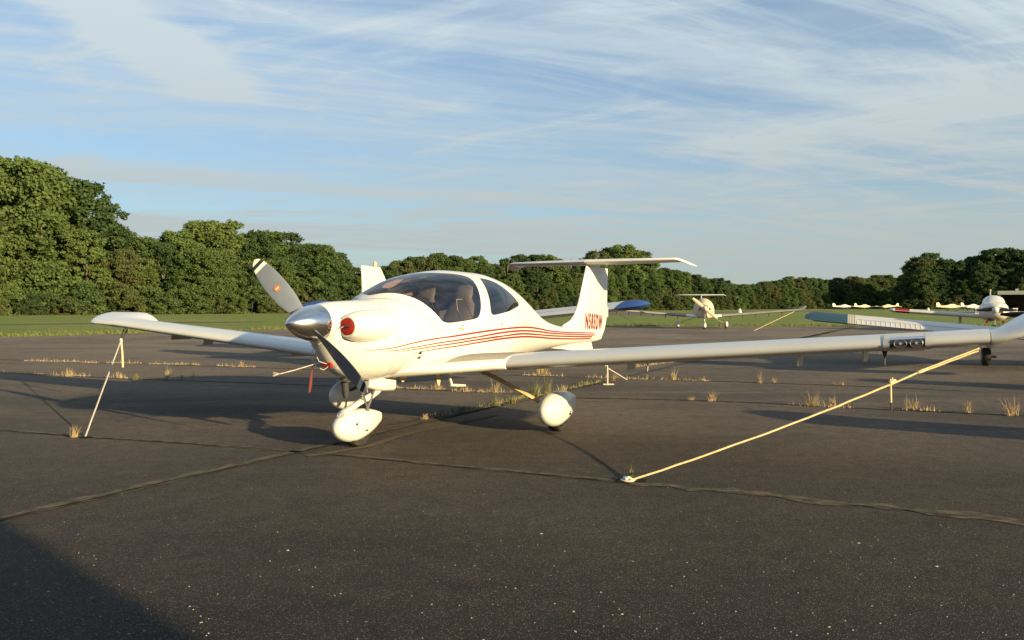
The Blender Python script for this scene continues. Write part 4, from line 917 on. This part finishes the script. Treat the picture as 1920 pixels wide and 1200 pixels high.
# ------------------------------------------------------------------ a conventional low-wing single, used for the other airplanes
def build_lowwing(label, loc, psi, tipm=None, tipw=.9, half=5.3, zr=.58, dih=5.2, detail=True, ribs=False, body=None, cover=False, redtip=False, canopy=True, group=None, cap=False):
    body = body or M_WHITE2; root = thing('parked_airplane', label, 'airplane', (loc[0], loc[1], 0), R(90)-psi, group)
    S = [(.30, .20, .22, 1.10, 2), (.45, .36, .30, 1.06, 2.4), (.9, .46, .37, 1.05, 2.6), (1.5, .55, .42, 1.04, 2.6), (2.1, .57, .46, 1.05, 2.8), (3.2, .56, .46, 1.06, 2.8), (4.0, .45, .38, 1.10, 2.6), (5.2, .27, .27, 1.13, 2.4), (6.4, .12, .19, 1.16, 2.2), (7.0, .04, .12, 1.18, 2)]
    if cap: S = [(x, w_*1.16, h*1.1, z, e) for x, w_, h, z, e in S]
    n = 24 if detail else 14
    b = MB(); b.loft([superegg(x, 0, z, w_, h, n, e) for x, w_, h, z, e in S]); b.pout('fuselage', body, root, sharp=60)
    cab = [(1.45, .42, .02, 1.44), (1.95, .44, .34, 1.42), (2.5, .46, .42, 1.42), (3.2, .44, .38, 1.42), (3.9, .36, .20, 1.38), (4.5, .26, .02, 1.34)]
    b = MB()
    b.loft([[(x, w_*(1.12 if cover else 1)*math.cos(a)*(1 if i else 1), z+(h+(.05 if cover else 0))*abs(math.sin(a))**.8) for a in [math.pi*k/12 for k in range(13)]] for i, (x, w_, h, z) in enumerate(cab)])
    cb = b.pout('canvas_cover' if cover else 'cabin_roof', M_WHITE if cover and redtip else body, root, sharp=60)
    if detail and not cover:
        for s in (1, -1):
            for x0, x1 in ((1.75, 2.35), (2.45, 3.05), (3.12, 3.7)):
                b = MB(); b.loft([[(x0+(.12 if k else 0), s*(.475-.07*k), 1.45+.27*k), (x1, s*(.475-.07*k), 1.45+.27*k)] + [(x1, s*(.455-.07*k), 1.45+.27*k), (x0+(.12 if k else 0), s*(.455-.07*k), 1.45+.27*k)] for k in (0, 1)]); b.pout('side_window', M_DARK, root, False)
    t_ = math.tan(R(dih))
    for s in (1, -1):
        xl, ch = (1.95, 1.58); m_ = n//2+2 if detail else 8
        def ring(Y, xl=xl, ch=ch, t=.15): return [(p[0], p[1]*s, p[2]) for p in foil_ring(Y, xl, ch, zr+.12+Y*t_, t, .02, 2.5, m_)]
        tipY = half-(tipw if tipm else .25)
        b = MB(); b.loft([ring(.3), ring(tipY)]); b.pout('wing', body, root, sharp=60)
        b = MB(); rr = [ring(tipY+.004), ring(half-.22), ring(half-.12, xl+.05, ch*.9, .12), ring(half-.03, xl+.2, ch*.72, .08), ring(half, xl+.4, ch*.45, .04)]; b.loft(rr); b.pout('wingtip', tipm or body, root, sharp=60)
        if redtip:
            b = MB(); b.loft([[(p[0], p[1], p[2]+(.004 if k < m_ else -.004)) for k, p in enumerate(ring(Y))] for Y in (half-1.05, half-.35)]); b.pout('red_band', M_REDF, root, sharp=60)
        if detail:
            if tipm is M_TEAL:
                for g_ in range(3):
                    Y = tipY-.03-.055*g_; b = MB(); b.loft([[(p[0], p[1], p[2]+(.004 if k < m_ else -.004)) for k, p in enumerate(ring(Yy))] for Yy in (Y, Y-.02)]); b.pout('gold_pinstripe', M_GOLD, root, sharp=60)
            # aileron gap and its pressed ribs
            zt = lambda Y, f: next(p[2] for p in reversed([q for q in ring(Y)[:m_+1] if (q[0]-xl)/ch >= f-.001] or [ring(Y)[0]]))
            Y0, Y1 = tipY-.20, tipY-2.7
            def top(Y, f):
                rg = ring(Y)[:m_+1]
                for a_, c_ in zip(rg, rg[1:]):
                    if c_[0] <= xl+ch*f <= a_[0]:
                        u = (xl+ch*f-c_[0])/(a_[0]-c_[0]+1e-9); return Vector((xl+ch*f, Y*s, c_[2]+(a_[2]-c_[2])*u))
                return Vector(rg[0])
            b = MB(); a0, a1 = top(Y0, .76), top(.75, .76); up = Vector((0, 0, .004))
            b.loft([[a0+up, a0+up+Vector((.008, 0, 0)), a0-up], [a1+up, a1+up+Vector((.008, 0, 0)), a1-up]]); b.pout('aileron_gap', M_SEAMC, root, False)
            if ribs and s == 1:
                for k in range(24):
                    Y = Y0-.10*k; p0, p1 = top(Y, .79), top(Y, .985); b = MB(); b.loft([[p0+Vector((0, -.012, -.002)), p0+Vector((0, 0, .010)), p0+Vector((0, .012, -.002))], [p1+Vector((0, -.012, -.002)), p1+Vector((0, 0, .010)), p1+Vector((0, .012, -.002))]]); b.pout('aileron_rib', body, root, False)
        # stabilator
        b = MB(); b.loft([[(p[0], p[1]*s, p[2]) for p in foil_ring(Y, 6.35, .80-.03*Y, .98+.0*Y, .10, 0, 0, 8)] for Y in (0, 1.6, 1.68)]); b.pout('stabilator', body, root, sharp=60)
        # main gear
        yw = 1.5*s
        b = MB(); b.tube([(2.72, yw, .75), (2.72, yw, .42)], .075, 10); b.tube([(2.72, yw, .45), (2.72, yw, .20)], .035, 10); b.tube([(2.72, yw+.0, .20), (2.72, yw-.13*s, .20)], .03, 8); lg = b.pout('main_gear_leg', M_METAL if detail else body, root)
        b = MB(); tyre(b, (2.72, yw-.02*s+.09*s, .20), .20, .15, 20); b.pout('tyre', M_TYRE, lg, sharp=60)
        if detail: b = MB(); b.tube([(2.72, yw+.0*s, .20), (2.72, yw+.155*s, .20)], .09, 12); b.pout('rim', M_METAL, lg)
    b = MB(); b.tube([(.95, 0, .8), (.98, 0, .18)], .035, 8); ng = b.pout('nose_gear_leg', M_METAL, root); b = MB(); tyre(b, (.98, 0, .18), .18, .13, 18); b.pout('tyre', M_TYRE, ng, sharp=60)
    # fin and rudder, swept
    def fr(x0, x1, z, th): return [(x0+(x1-x0)*k/6, th*math.sin(math.pi*min(1, .15+k/6*.85))*.5, z) for k in range(7)]+[(x0+(x1-x0)*k/6, -th*math.sin(math.pi*min(1, .15+k/6*.85))*.5, z) for k in range(6, -1, -1)]
    b = MB(); b.loft([fr(5.75, 6.72, 1.28, .09), fr(6.36, 6.84, 2.08, .06), fr(6.44, 6.86, 2.17, .05)]); b.pout('fin', body, root, sharp=60)
    b = MB(); b.loft([fr(6.73, 7.08, 1.15, .06), fr(6.87, 7.12, 2.18, .04)]); b.pout('rudder', body, root, sharp=60)
    b = MB(); b.tube([(6.62, 0, 2.16), (6.62, 0, 2.20), (6.62, 0, 2.27), (6.62, 0, 2.29)], [.03, .045, .04, .015], 10); b.pout('beacon', M_STRUT, root)
    b = MB(); b.tube([(.10, 0, 1.12), (.14, 0, 1.12), (.24, 0, 1.12), (.34, 0, 1.12)], [.03, .10, .155, .17], 16); b.pout('spinner', M_WHITE if redtip else body, root, sharp=60)
    for a in (0, math.pi):
        b = MB(); r_ = Vector((0, math.cos(a), math.sin(a))); e = Vector((.3, -math.sin(a), math.cos(a))).normalized()
        b.loft([[Vector((.26, 0, 1.12))+r_*r+e*c*math.cos(k*math.pi/4)+Vector((.02, 0, 0))*math.sin(k*math.pi/4) for k in range(8)] for r, c in ((.12, .05), (.4, .075), (.7, .065), (.93, .03))]); b.pout('propeller_blade', M_BLACK, root)
    return root
A24 = R(204)
pa = build_lowwing('white low-wing airplane with a blue wing tip, mostly hidden behind the foreground airplane', (-.26, 22.5), A24, tipm=M_BLUE, tipw=.55, half=4.95, zr=.78, dih=5.6)
pb = build_lowwing('white airplane at the right edge with a dark teal wing tip and ribbed aileron', (13.13, 18.87), A24, tipm=M_TEAL, tipw=.95, half=5.35, zr=.50, dih=5.0, ribs=True)
def w_of(o, P): bpy.context.view_layer.update(); return o.matrix_world @ Vector(L(P))
# tie ropes of the far row
def small_rope(a, b_, lab, m=M_ROPEW, r=.010):
    b = MB(); b.tube([a, b_], r, 6); return tag(b.out('tiedown_rope', m, None), lab, 'tie-down rope')
e = w_of(pa, (2.6, -4.3, 1.12)); small_rope(e, G(1198, 611), 'dark rope slanting down from the blue wing tip to the grass edge', M_STRAP, .012)
pc = build_trainer('distant airplane under a tan canvas cover facing the camera', 'airplane', (10.85, 42.85), R(12), covered=True)
small_rope(w_of(pc, (2.1, 5.1, 1.03)), G(1414, 620), 'short pale rope right of the canvas covered airplane', M_ROPEB, .009)
pd = build_lowwing('airplane under a pale cabin cover facing the camera near the right edge', (24.1, 38.0), R(30), half=4.95, zr=.62, dih=4.2, cover=True, redtip=True, cap=True)
b = MB(); b.loft([superegg(x, 0, 1.17, w_, .10, 20, 3) for x, w_ in ((.30, .46), (.50, .50), (.95, .56))]); b.pout('dark_cowl_band', M_STRAP, pd, sharp=60)
for y in (-.35, .35):
    b = MB(); b.box((.7, y, .52), (.06, .10, .14)); b.pout('red_wheel_tag', M_REDF, pd, False)
b = MB(); b.box((.9, -.20, .62), (.4, .2, .16)); b.pout('cooling_duct', M_DARK, pd, False)
FAR = [(1597, 262, 262, M_WHITE2, 'tiny white airplane with a raised tail, leftmost of the three by the far trees'),
       (1632, 268, 250, M_YELW, 'tiny yellow-lit airplane in the middle of the three by the far trees'),
       (1652, 258, 75, M_YELW, 'tiny yellow-lit airplane, rightmost of the three by the far trees'),
       (1802, 200, 262, M_YELW, 'tiny yellow-lit airplane parked left of the open hangar, partly hidden'),
       (1838, 206, 250, M_WHITE2, 'tiny white airplane between the hangar and the yellow-lit one, nearly hidden')]
for u, D, az, m, lab in FAR:
    p = at(u, D); build_lowwing(lab, (p.x, p.y), R(az), detail=False, body=m, group='airplanes parked far away by the trees')
# ------------------------------------------------------------------ open hangar, markers, hangar behind the camera
hg = thing('hangar', 'low open-fronted hangar with a pale flat roof at the right edge', 'hangar', tuple(at(1905, 150))); bpy.context.view_layer.update()
M_ROOF = mat('pale_roof_metal', (.50, .50, .42), .6, var=.15); M_WALL = mat('hangar_wall', (.12, .115, .10), .9, var=.3); M_POST = mat('post_paint', (.42, .40, .34), .7)
def hbox(nm, c, d, m):
    b = MB(); b.box(c, d); o = b.out(nm, m, None, False); o.parent = hg
hg.location = at(1870, 150); hg.rotation_euler = (0, 0, R(-33))
hbox('roof', (14, 8, 4.05), (28, 16, .25), M_ROOF); hbox('fascia', (14, -.07, 3.9), (28, .12, .75), M_ROOF); hbox('back_wall', (14, 15.6, 1.9), (27.6, .2, 3.8), M_WALL); hbox('side_wall', (.3, 8, 1.9), (.15, 15, 3.8), M_WALL)
for k in range(5): hbox('post', (.4+6.6*k, .3, 1.75), (.2, .2, 3.5), M_POST)
hbox('roof_vent', (3.2, 2, 4.4), (.5, .5, .6), M_ROOF)
for u, lab in ((1889, 'small red airplane at the left inside the open hangar'), (1910, 'small red airplane at the right inside the open hangar')):
    p = at(u, 157); build_lowwing(lab, (p.x, p.y), R(20), detail=False, body=M_RED, group='red airplanes inside the hangar', half=3.0)
for u, D, col, lab in ((1829, 118, M_POST, 'left one of two white blocks left of the covered airplane'), (1834, 118, M_POST, 'right one of two white blocks left of the covered airplane'), (1900, 116, M_POST, 'left one of two white blocks right of the covered airplane'), (1905, 116, M_POST, 'right one of two white blocks right of the covered airplane')):
    p = at(u, D); b = MB(); b.box((p.x, p.y, .45), (.32, .3, .95)); b.box((p.x, p.y, .95), (.38, .36, .08)); tag(b.out('marker_block', col, None, False), lab, 'marker')
for u, D, m, lab in ((1740, 190, M_WHITE, 'small white marker standing alone in the grass before the dark trees'), (1387, 140, M_WHITE, 'flat white runway marker behind the covered airplane')):
    p = at(u, D); b = MB(); b.loft([[(p.x+r*math.cos(a), p.y+r*math.sin(a), z) for a in [2*math.pi*k/10 for k in range(10)]] for z, r in ((-.05, .42), (.1, .40), (.75, .22), (.85, .12))]); tag(b.out('runway_marker', m, None, False), lab, 'marker')
bh = thing('maintenance_hangar', 'metal clad hangar behind the camera whose shadow reaches the lower left corner', 'hangar', (0, -16, 0)); bpy.context.view_layer.update()
c0 = G(380, 1200); cr = c0+Vector((dsun.x, dsun.y, 0)).normalized()*12
b = MB(); b.box((cr.x-17, cr.y-9, 2.6), (34, 18, 5.2)); under(b.out('wall', mat('hangar_cladding', (.45, .45, .43), .6, var=.1), None, False), bh)
b = MB(); b.box((cr.x-17, cr.y-9, 5.3), (34.0, 18.0, .2)); under(b.out('roof', M_ROOF, None, False), bh)
b = MB(); b.box((cr.x-17, cr.y+.03, 2.2), (14, .08, 4.2)); under(b.out('sliding_door', mat('hangar_door', (.30, .33, .36), .6), None, False), bh)

# ------------------------------------------------------------------ trees
def leaf_mat(name, a, b_, c_):
    m = bpy.data.materials.new(name); m.use_nodes = True; nt = m.node_tree; n = nt.nodes; l = nt.links; p = n['Principled BSDF']
    tc = n.new('ShaderNodeTexCoord'); oi = n.new('ShaderNodeObjectInfo')
    t = n.new('ShaderNodeTexNoise'); t.inputs['Scale'].default_value = .55; t.inputs['Detail'].default_value = 5; t.inputs['Roughness'].default_value = .75; l.new(tc.outputs['Object'], t.inputs['Vector'])
    mr = n.new('ShaderNodeMapRange'); mr.inputs[1].default_value = .35; mr.inputs[2].default_value = .65; l.new(t.outputs[0], mr.inputs[0])
    mx = n.new('ShaderNodeMix'); mx.data_type = 'RGBA'; l.new(mr.outputs[0], mx.inputs[0]); mx.inputs[6].default_value = (*a, 1); mx.inputs[7].default_value = (*b_, 1)
    m2 = n.new('ShaderNodeMix'); m2.data_type = 'RGBA'; q = n.new('ShaderNodeMath'); q.operation = 'MULTIPLY'; l.new(oi.outputs['Random'], q.inputs[0]); q.inputs[1].default_value = .75
    l.new(q.outputs[0], m2.inputs[0]); l.new(mx.outputs[2], m2.inputs[6]); m2.inputs[7].default_value = (*c_, 1)
    l.new(m2.outputs[2], p.inputs['Base Color']); p.inputs['Roughness'].default_value = .7; p.inputs['Specular IOR Level'].default_value = .2
    tr = n.new('ShaderNodeBsdfTranslucent'); l.new(m2.outputs[2], tr.inputs[0]); ms = n.new('ShaderNodeMixShader'); ms.inputs[0].default_value = .38
    l.new(p.outputs[0], ms.inputs[1]); l.new(tr.outputs[0], ms.inputs[2]); l.new(ms.outputs[0], n['Material Output'].inputs[0]); return m
LEAF = [leaf_mat('fresh_leaves', (.092, .145, .038), (.175, .222, .072), (.074, .118, .038)), leaf_mat('deep_leaves', (.058, .100, .034), (.105, .148, .050), (.044, .076, .030)), leaf_mat('olive_leaves', (.110, .138, .046), (.072, .102, .036), (.125, .130, .05))]
M_BARK = mat('bark', (.11, .085, .062), .9, spec=.1, var=.4, vscale=1.5); M_PALEBARK = mat('pale_bark', (.24, .20, .16), .9, spec=.1, var=.3, vscale=1.5)
import numpy as np
def crown_mesh(name, m, seed, base, wid, nl, nleaf, size, top=1.0, shape='oak'):
    """unit-height tree crown: leaf cards spread through many uneven clumps"""
    rg = np.random.default_rng(seed); cen = []; rad = []
    for i in range(nl):
        h = base+(top-base)*(rg.random()**.9); tt = (h-base)/(top-base)
        if shape == 'oak': R_ = wid*math.sqrt(max(.02, 1-(max(0, tt-.35)/.68)**2))*(.72+.28*min(1, tt/.3))
        elif shape == 'poplar': R_ = wid*(1-.72*tt)**.8+.02
        else: R_ = wid*math.sqrt(max(.03, 1-tt**2))
        a = rg.random()*6.283; rr = R_*(.35+.65*math.sqrt(rg.random())); r0 = wid*rg.uniform(.10, .30)*(1-.30*tt)
        cen.append((math.cos(a)*rr, math.sin(a)*rr, min(h, top-r0*.6))); rad.append(r0)
    cen = np.array(cen); rad = np.array(rad)
    pr = rad**2/np.sum(rad**2); ci = rg.choice(nl, nleaf, p=pr)
    d = rg.normal(size=(nleaf, 3)); d /= np.linalg.norm(d, axis=1)[:, None]; d[:, 2] = np.where(rg.random(nleaf) < .6, np.abs(d[:, 2]), d[:, 2])
    rr = (rg.random(nleaf)**.35)*rg.uniform(.70, 1.45, nleaf)
    P = cen[ci]+d*(rad[ci]*rr)[:, None]*np.array([1, 1, .78]); P[:, 2] = np.maximum(P[:, 2], .01)
    nrm = d+rg.normal(size=(nleaf, 3))*.85; nrm /= np.linalg.norm(nrm, axis=1)[:, None]
    t1 = np.cross(nrm, rg.normal(size=(nleaf, 3))); t1 /= np.linalg.norm(t1, axis=1)[:, None]; t2 = np.cross(nrm, t1)
    s = size*rg.uniform(.55, 1.35, nleaf)[:, None]
    q = np.stack([P-t1*s-t2*s*.55, P+t1*s*.25-t2*s*.8, P+t1*s+t2*s*.35, P-t1*s*.2+t2*s*.9], 1).reshape(-1, 3)
    me = bpy.data.meshes.new(name); me.vertices.add(nleaf*4); me.vertices.foreach_set('co', q.ravel()); me.loops.add(nleaf*4); me.polygons.add(nleaf)
    me.loops.foreach_set('vertex_index', np.arange(nleaf*4)); me.polygons.foreach_set('loop_start', np.arange(0, nleaf*4, 4)); me.update(); me.materials.append(m); me.validate(); return me, cen, rad
def trunk_mesh(name, m, seed, cen, base):
    r_ = random.Random(seed); b = MB(); tw = .019
    b.tube([(0, 0, -.01), (r_.uniform(-.01, .01), .0, base), (r_.uniform(-.02, .02), r_.uniform(-.02, .02), .55), (0, 0, .88)], [tw, tw*.75, tw*.5, .004], 7)
    for k in range(8):
        c = cen[r_.randrange(len(cen))]; z0 = max(base*.8, c[2]*.55); b.tube([(0, 0, z0), (c[0]*.5, c[1]*.5, (z0+c[2])*.52), tuple(c)], [tw*.4, tw*.25, .002], 5)
    me = bpy.data.meshes.new(name); me.from_pydata(b.v, [], b.f); me.materials.append(m); return me
PROTO = []
for i, (sh, li, base, wid, nl, nf, sz) in enumerate([('oak', 0, .06, .30, 192, 30240, .0108), ('oak', 0, .03, .34, 208, 31360, .0108), ('oak', 1, .05, .31, 192, 30240, .0108), ('oak', 1, .08, .28, 176, 28000, .0108), ('poplar', 0, .04, .27, 176, 28000, .0105), ('oak', 2, .04, .33, 192, 29120, .0108), ('poplar', 1, .03, .29, 160, 26880, .0105), ('oak', 0, .14, .29, 144, 22400, .0108)]):
    me, cen, rad = crown_mesh('crown', LEAF[li], 40+i, base, wid, nl, nf, sz, shape=sh); PROTO.append((me, trunk_mesh('trunk', M_BARK if i % 3 else M_PALEBARK, i, cen, base), li, sh))
BUSH = []
for i, li in enumerate((1, 0, 2)):
    me, cen, rad = crown_mesh('crown', LEAF[li], 70+i, .0, .66, 60, 8000, .026, shape='bush'); BUSH.append((me, trunk_mesh('trunk', M_BARK, 9+i, cen, .05), li, 'bush'))
SKY = [(-120, 305), (0, 300), (50, 296), (100, 316), (150, 350), (185, 384), (215, 420), (235, 428), (270, 446), (300, 436), (345, 424), (400, 418), (440, 428), (470, 438), (500, 434), (540, 440), (570, 455), (600, 462), (640, 478), (668, 505), (700, 512), (730, 498), (765, 488), (800, 480), (860, 476), (905, 484), (935, 488), (965, 482), (1000, 476), (1040, 482), (1085, 490), (1110, 470), (1150, 462), (1192, 466), (1212, 492), (1250, 500), (1290, 512), (1330, 518), (1380, 532), (1420, 530), (1450, 522), (1500, 521), (1560, 521), (1610, 520), (1650, 516), (1690, 522), (1705, 500), (1735, 478), (1765, 476), (1790, 490), (1830, 480), (1880, 468), (1925, 470), (2040, 465)]
DST = [(-120, 108), (0, 115), (450, 140), (700, 165), (1000, 200), (1300, 250), (1500, 330), (1690, 380), (1700, 320), (2040, 300)]
def lerp_t(T, x):
    for (a, u), (b_, v) in zip(T, T[1:]):
        if x <= b_: return u+(v-u)*max(0, (x-a))/(b_-a)
    return T[-1][1]
CNT = {}
def ordn(k): return f'{k}'+('th' if 10 <= k % 100 <= 20 else {1: 'st', 2: 'nd', 3: 'rd'}.get(k % 10, 'th'))
KIND = {'oak': 'rounded', 'poplar': 'tall tapering', 'bush': 'low bushy'}; TINT = ('bright green', 'dark green', 'olive green')
def zone(u):
    return ('of tall left wood' if u < 230 else 'behind the propeller' if u < 690 else 'behind the cabin' if u < 1000 else 'behind the tail' if u < 1300 else 'of far low tree line' if u < 1695 else 'of dark right wood')
rt = random.Random(5); ntree = 0
def plant(u, D, H, pr, jig=True, row='front'):
    global ntree
    me, tm, li, sh = pr; p = at(u, D); s_ = H*rt.uniform(.96, 1.04)
    zr_ = zone(u); CNT[(zr_, row)] = CNT.get((zr_, row), 0)+1
    lab = f'{TINT[li]} {KIND[sh]} {"shrub" if sh == "bush" else "tree"}, {ordn(CNT[(zr_, row)])} from left, {row} row {zr_}'
    r = thing('shrub' if sh == 'bush' else 'tree', lab, 'shrub' if sh == 'bush' else 'tree', (p.x, p.y, -.3), rt.uniform(0, 6.28), {'front': 'front row of trees', 'middle': 'skyline trees', 'back': 'trees behind the skyline', 'foot': 'shrubs at the foot of the wood'}[row]+' '+zr_, (s_*rt.uniform(.92, 1.15), s_*rt.uniform(.92, 1.15), s_))
    for nm, me_ in (('crown', me), ('trunk', tm)):
        o = bpy.data.objects.new(nm, me_); C.objects.link(o); o.parent = r
    ntree += 1
def top_z(u, D): return CAM_H+(HORIZ-lerp_t(SKY, u))/FPX*D
def pick(u, row):
    if u > 1695: w_ = (0, 0, 5, 4, 0, 1, 3, 0)
    elif u > 1300: w_ = (1, 1, 4, 3, 1, 1, 2, 1)
    elif u > 690: w_ = (2, 2, 4, 3, 1, 1, 2, 2)
    elif u < 230: w_ = (5, 5, 2, 1, 3, 1, 0, 2)
    else: w_ = (4, 3, 3, 2, 3, 1, 1, 1)
    return PROTO[rt.choices(range(8), w_)[0]]
u = -110
while u < 2030:      # skyline trees
    D = lerp_t(DST, u)+rt.uniform(5, 11); H = (top_z(u, D)+.3)*rt.uniform(.93, 1.03); plant(u, D, max(6, H), pick(u, 1), row='middle'); u += max(10, .24*H/D*FPX*rt.uniform(.7, 1.25))
u = -95
while u < 2030:      # front edge of the wood, lower
    D = lerp_t(DST, u)+rt.uniform(-2, 3); H = (top_z(u, D))*rt.uniform(.50, .86); plant(u, D, max(5, H), pick(u, 0), row='front'); u += max(12, .36*H/D*FPX*rt.uniform(.7, 1.3))
u = -115
while u < 2030:      # depth behind
    D = lerp_t(DST, u)+rt.uniform(15, 24); H = (top_z(u, D)+.3)*rt.uniform(.84, .97); plant(u, D, max(6, H), pick(u, 2), row='back'); u += max(16, .42*H/D*FPX*rt.uniform(.8, 1.3))
u = -100
while u < 2030:      # shrubs at the foot
    D = lerp_t(DST, u)-rt.uniform(3, 6); H = rt.uniform(2.6, 5.4); plant(u, D, H, rt.choice(BUSH), row='foot'); u += max(9, .75*H/D*FPX*rt.uniform(.7, 1.3))
print('trees', ntree)
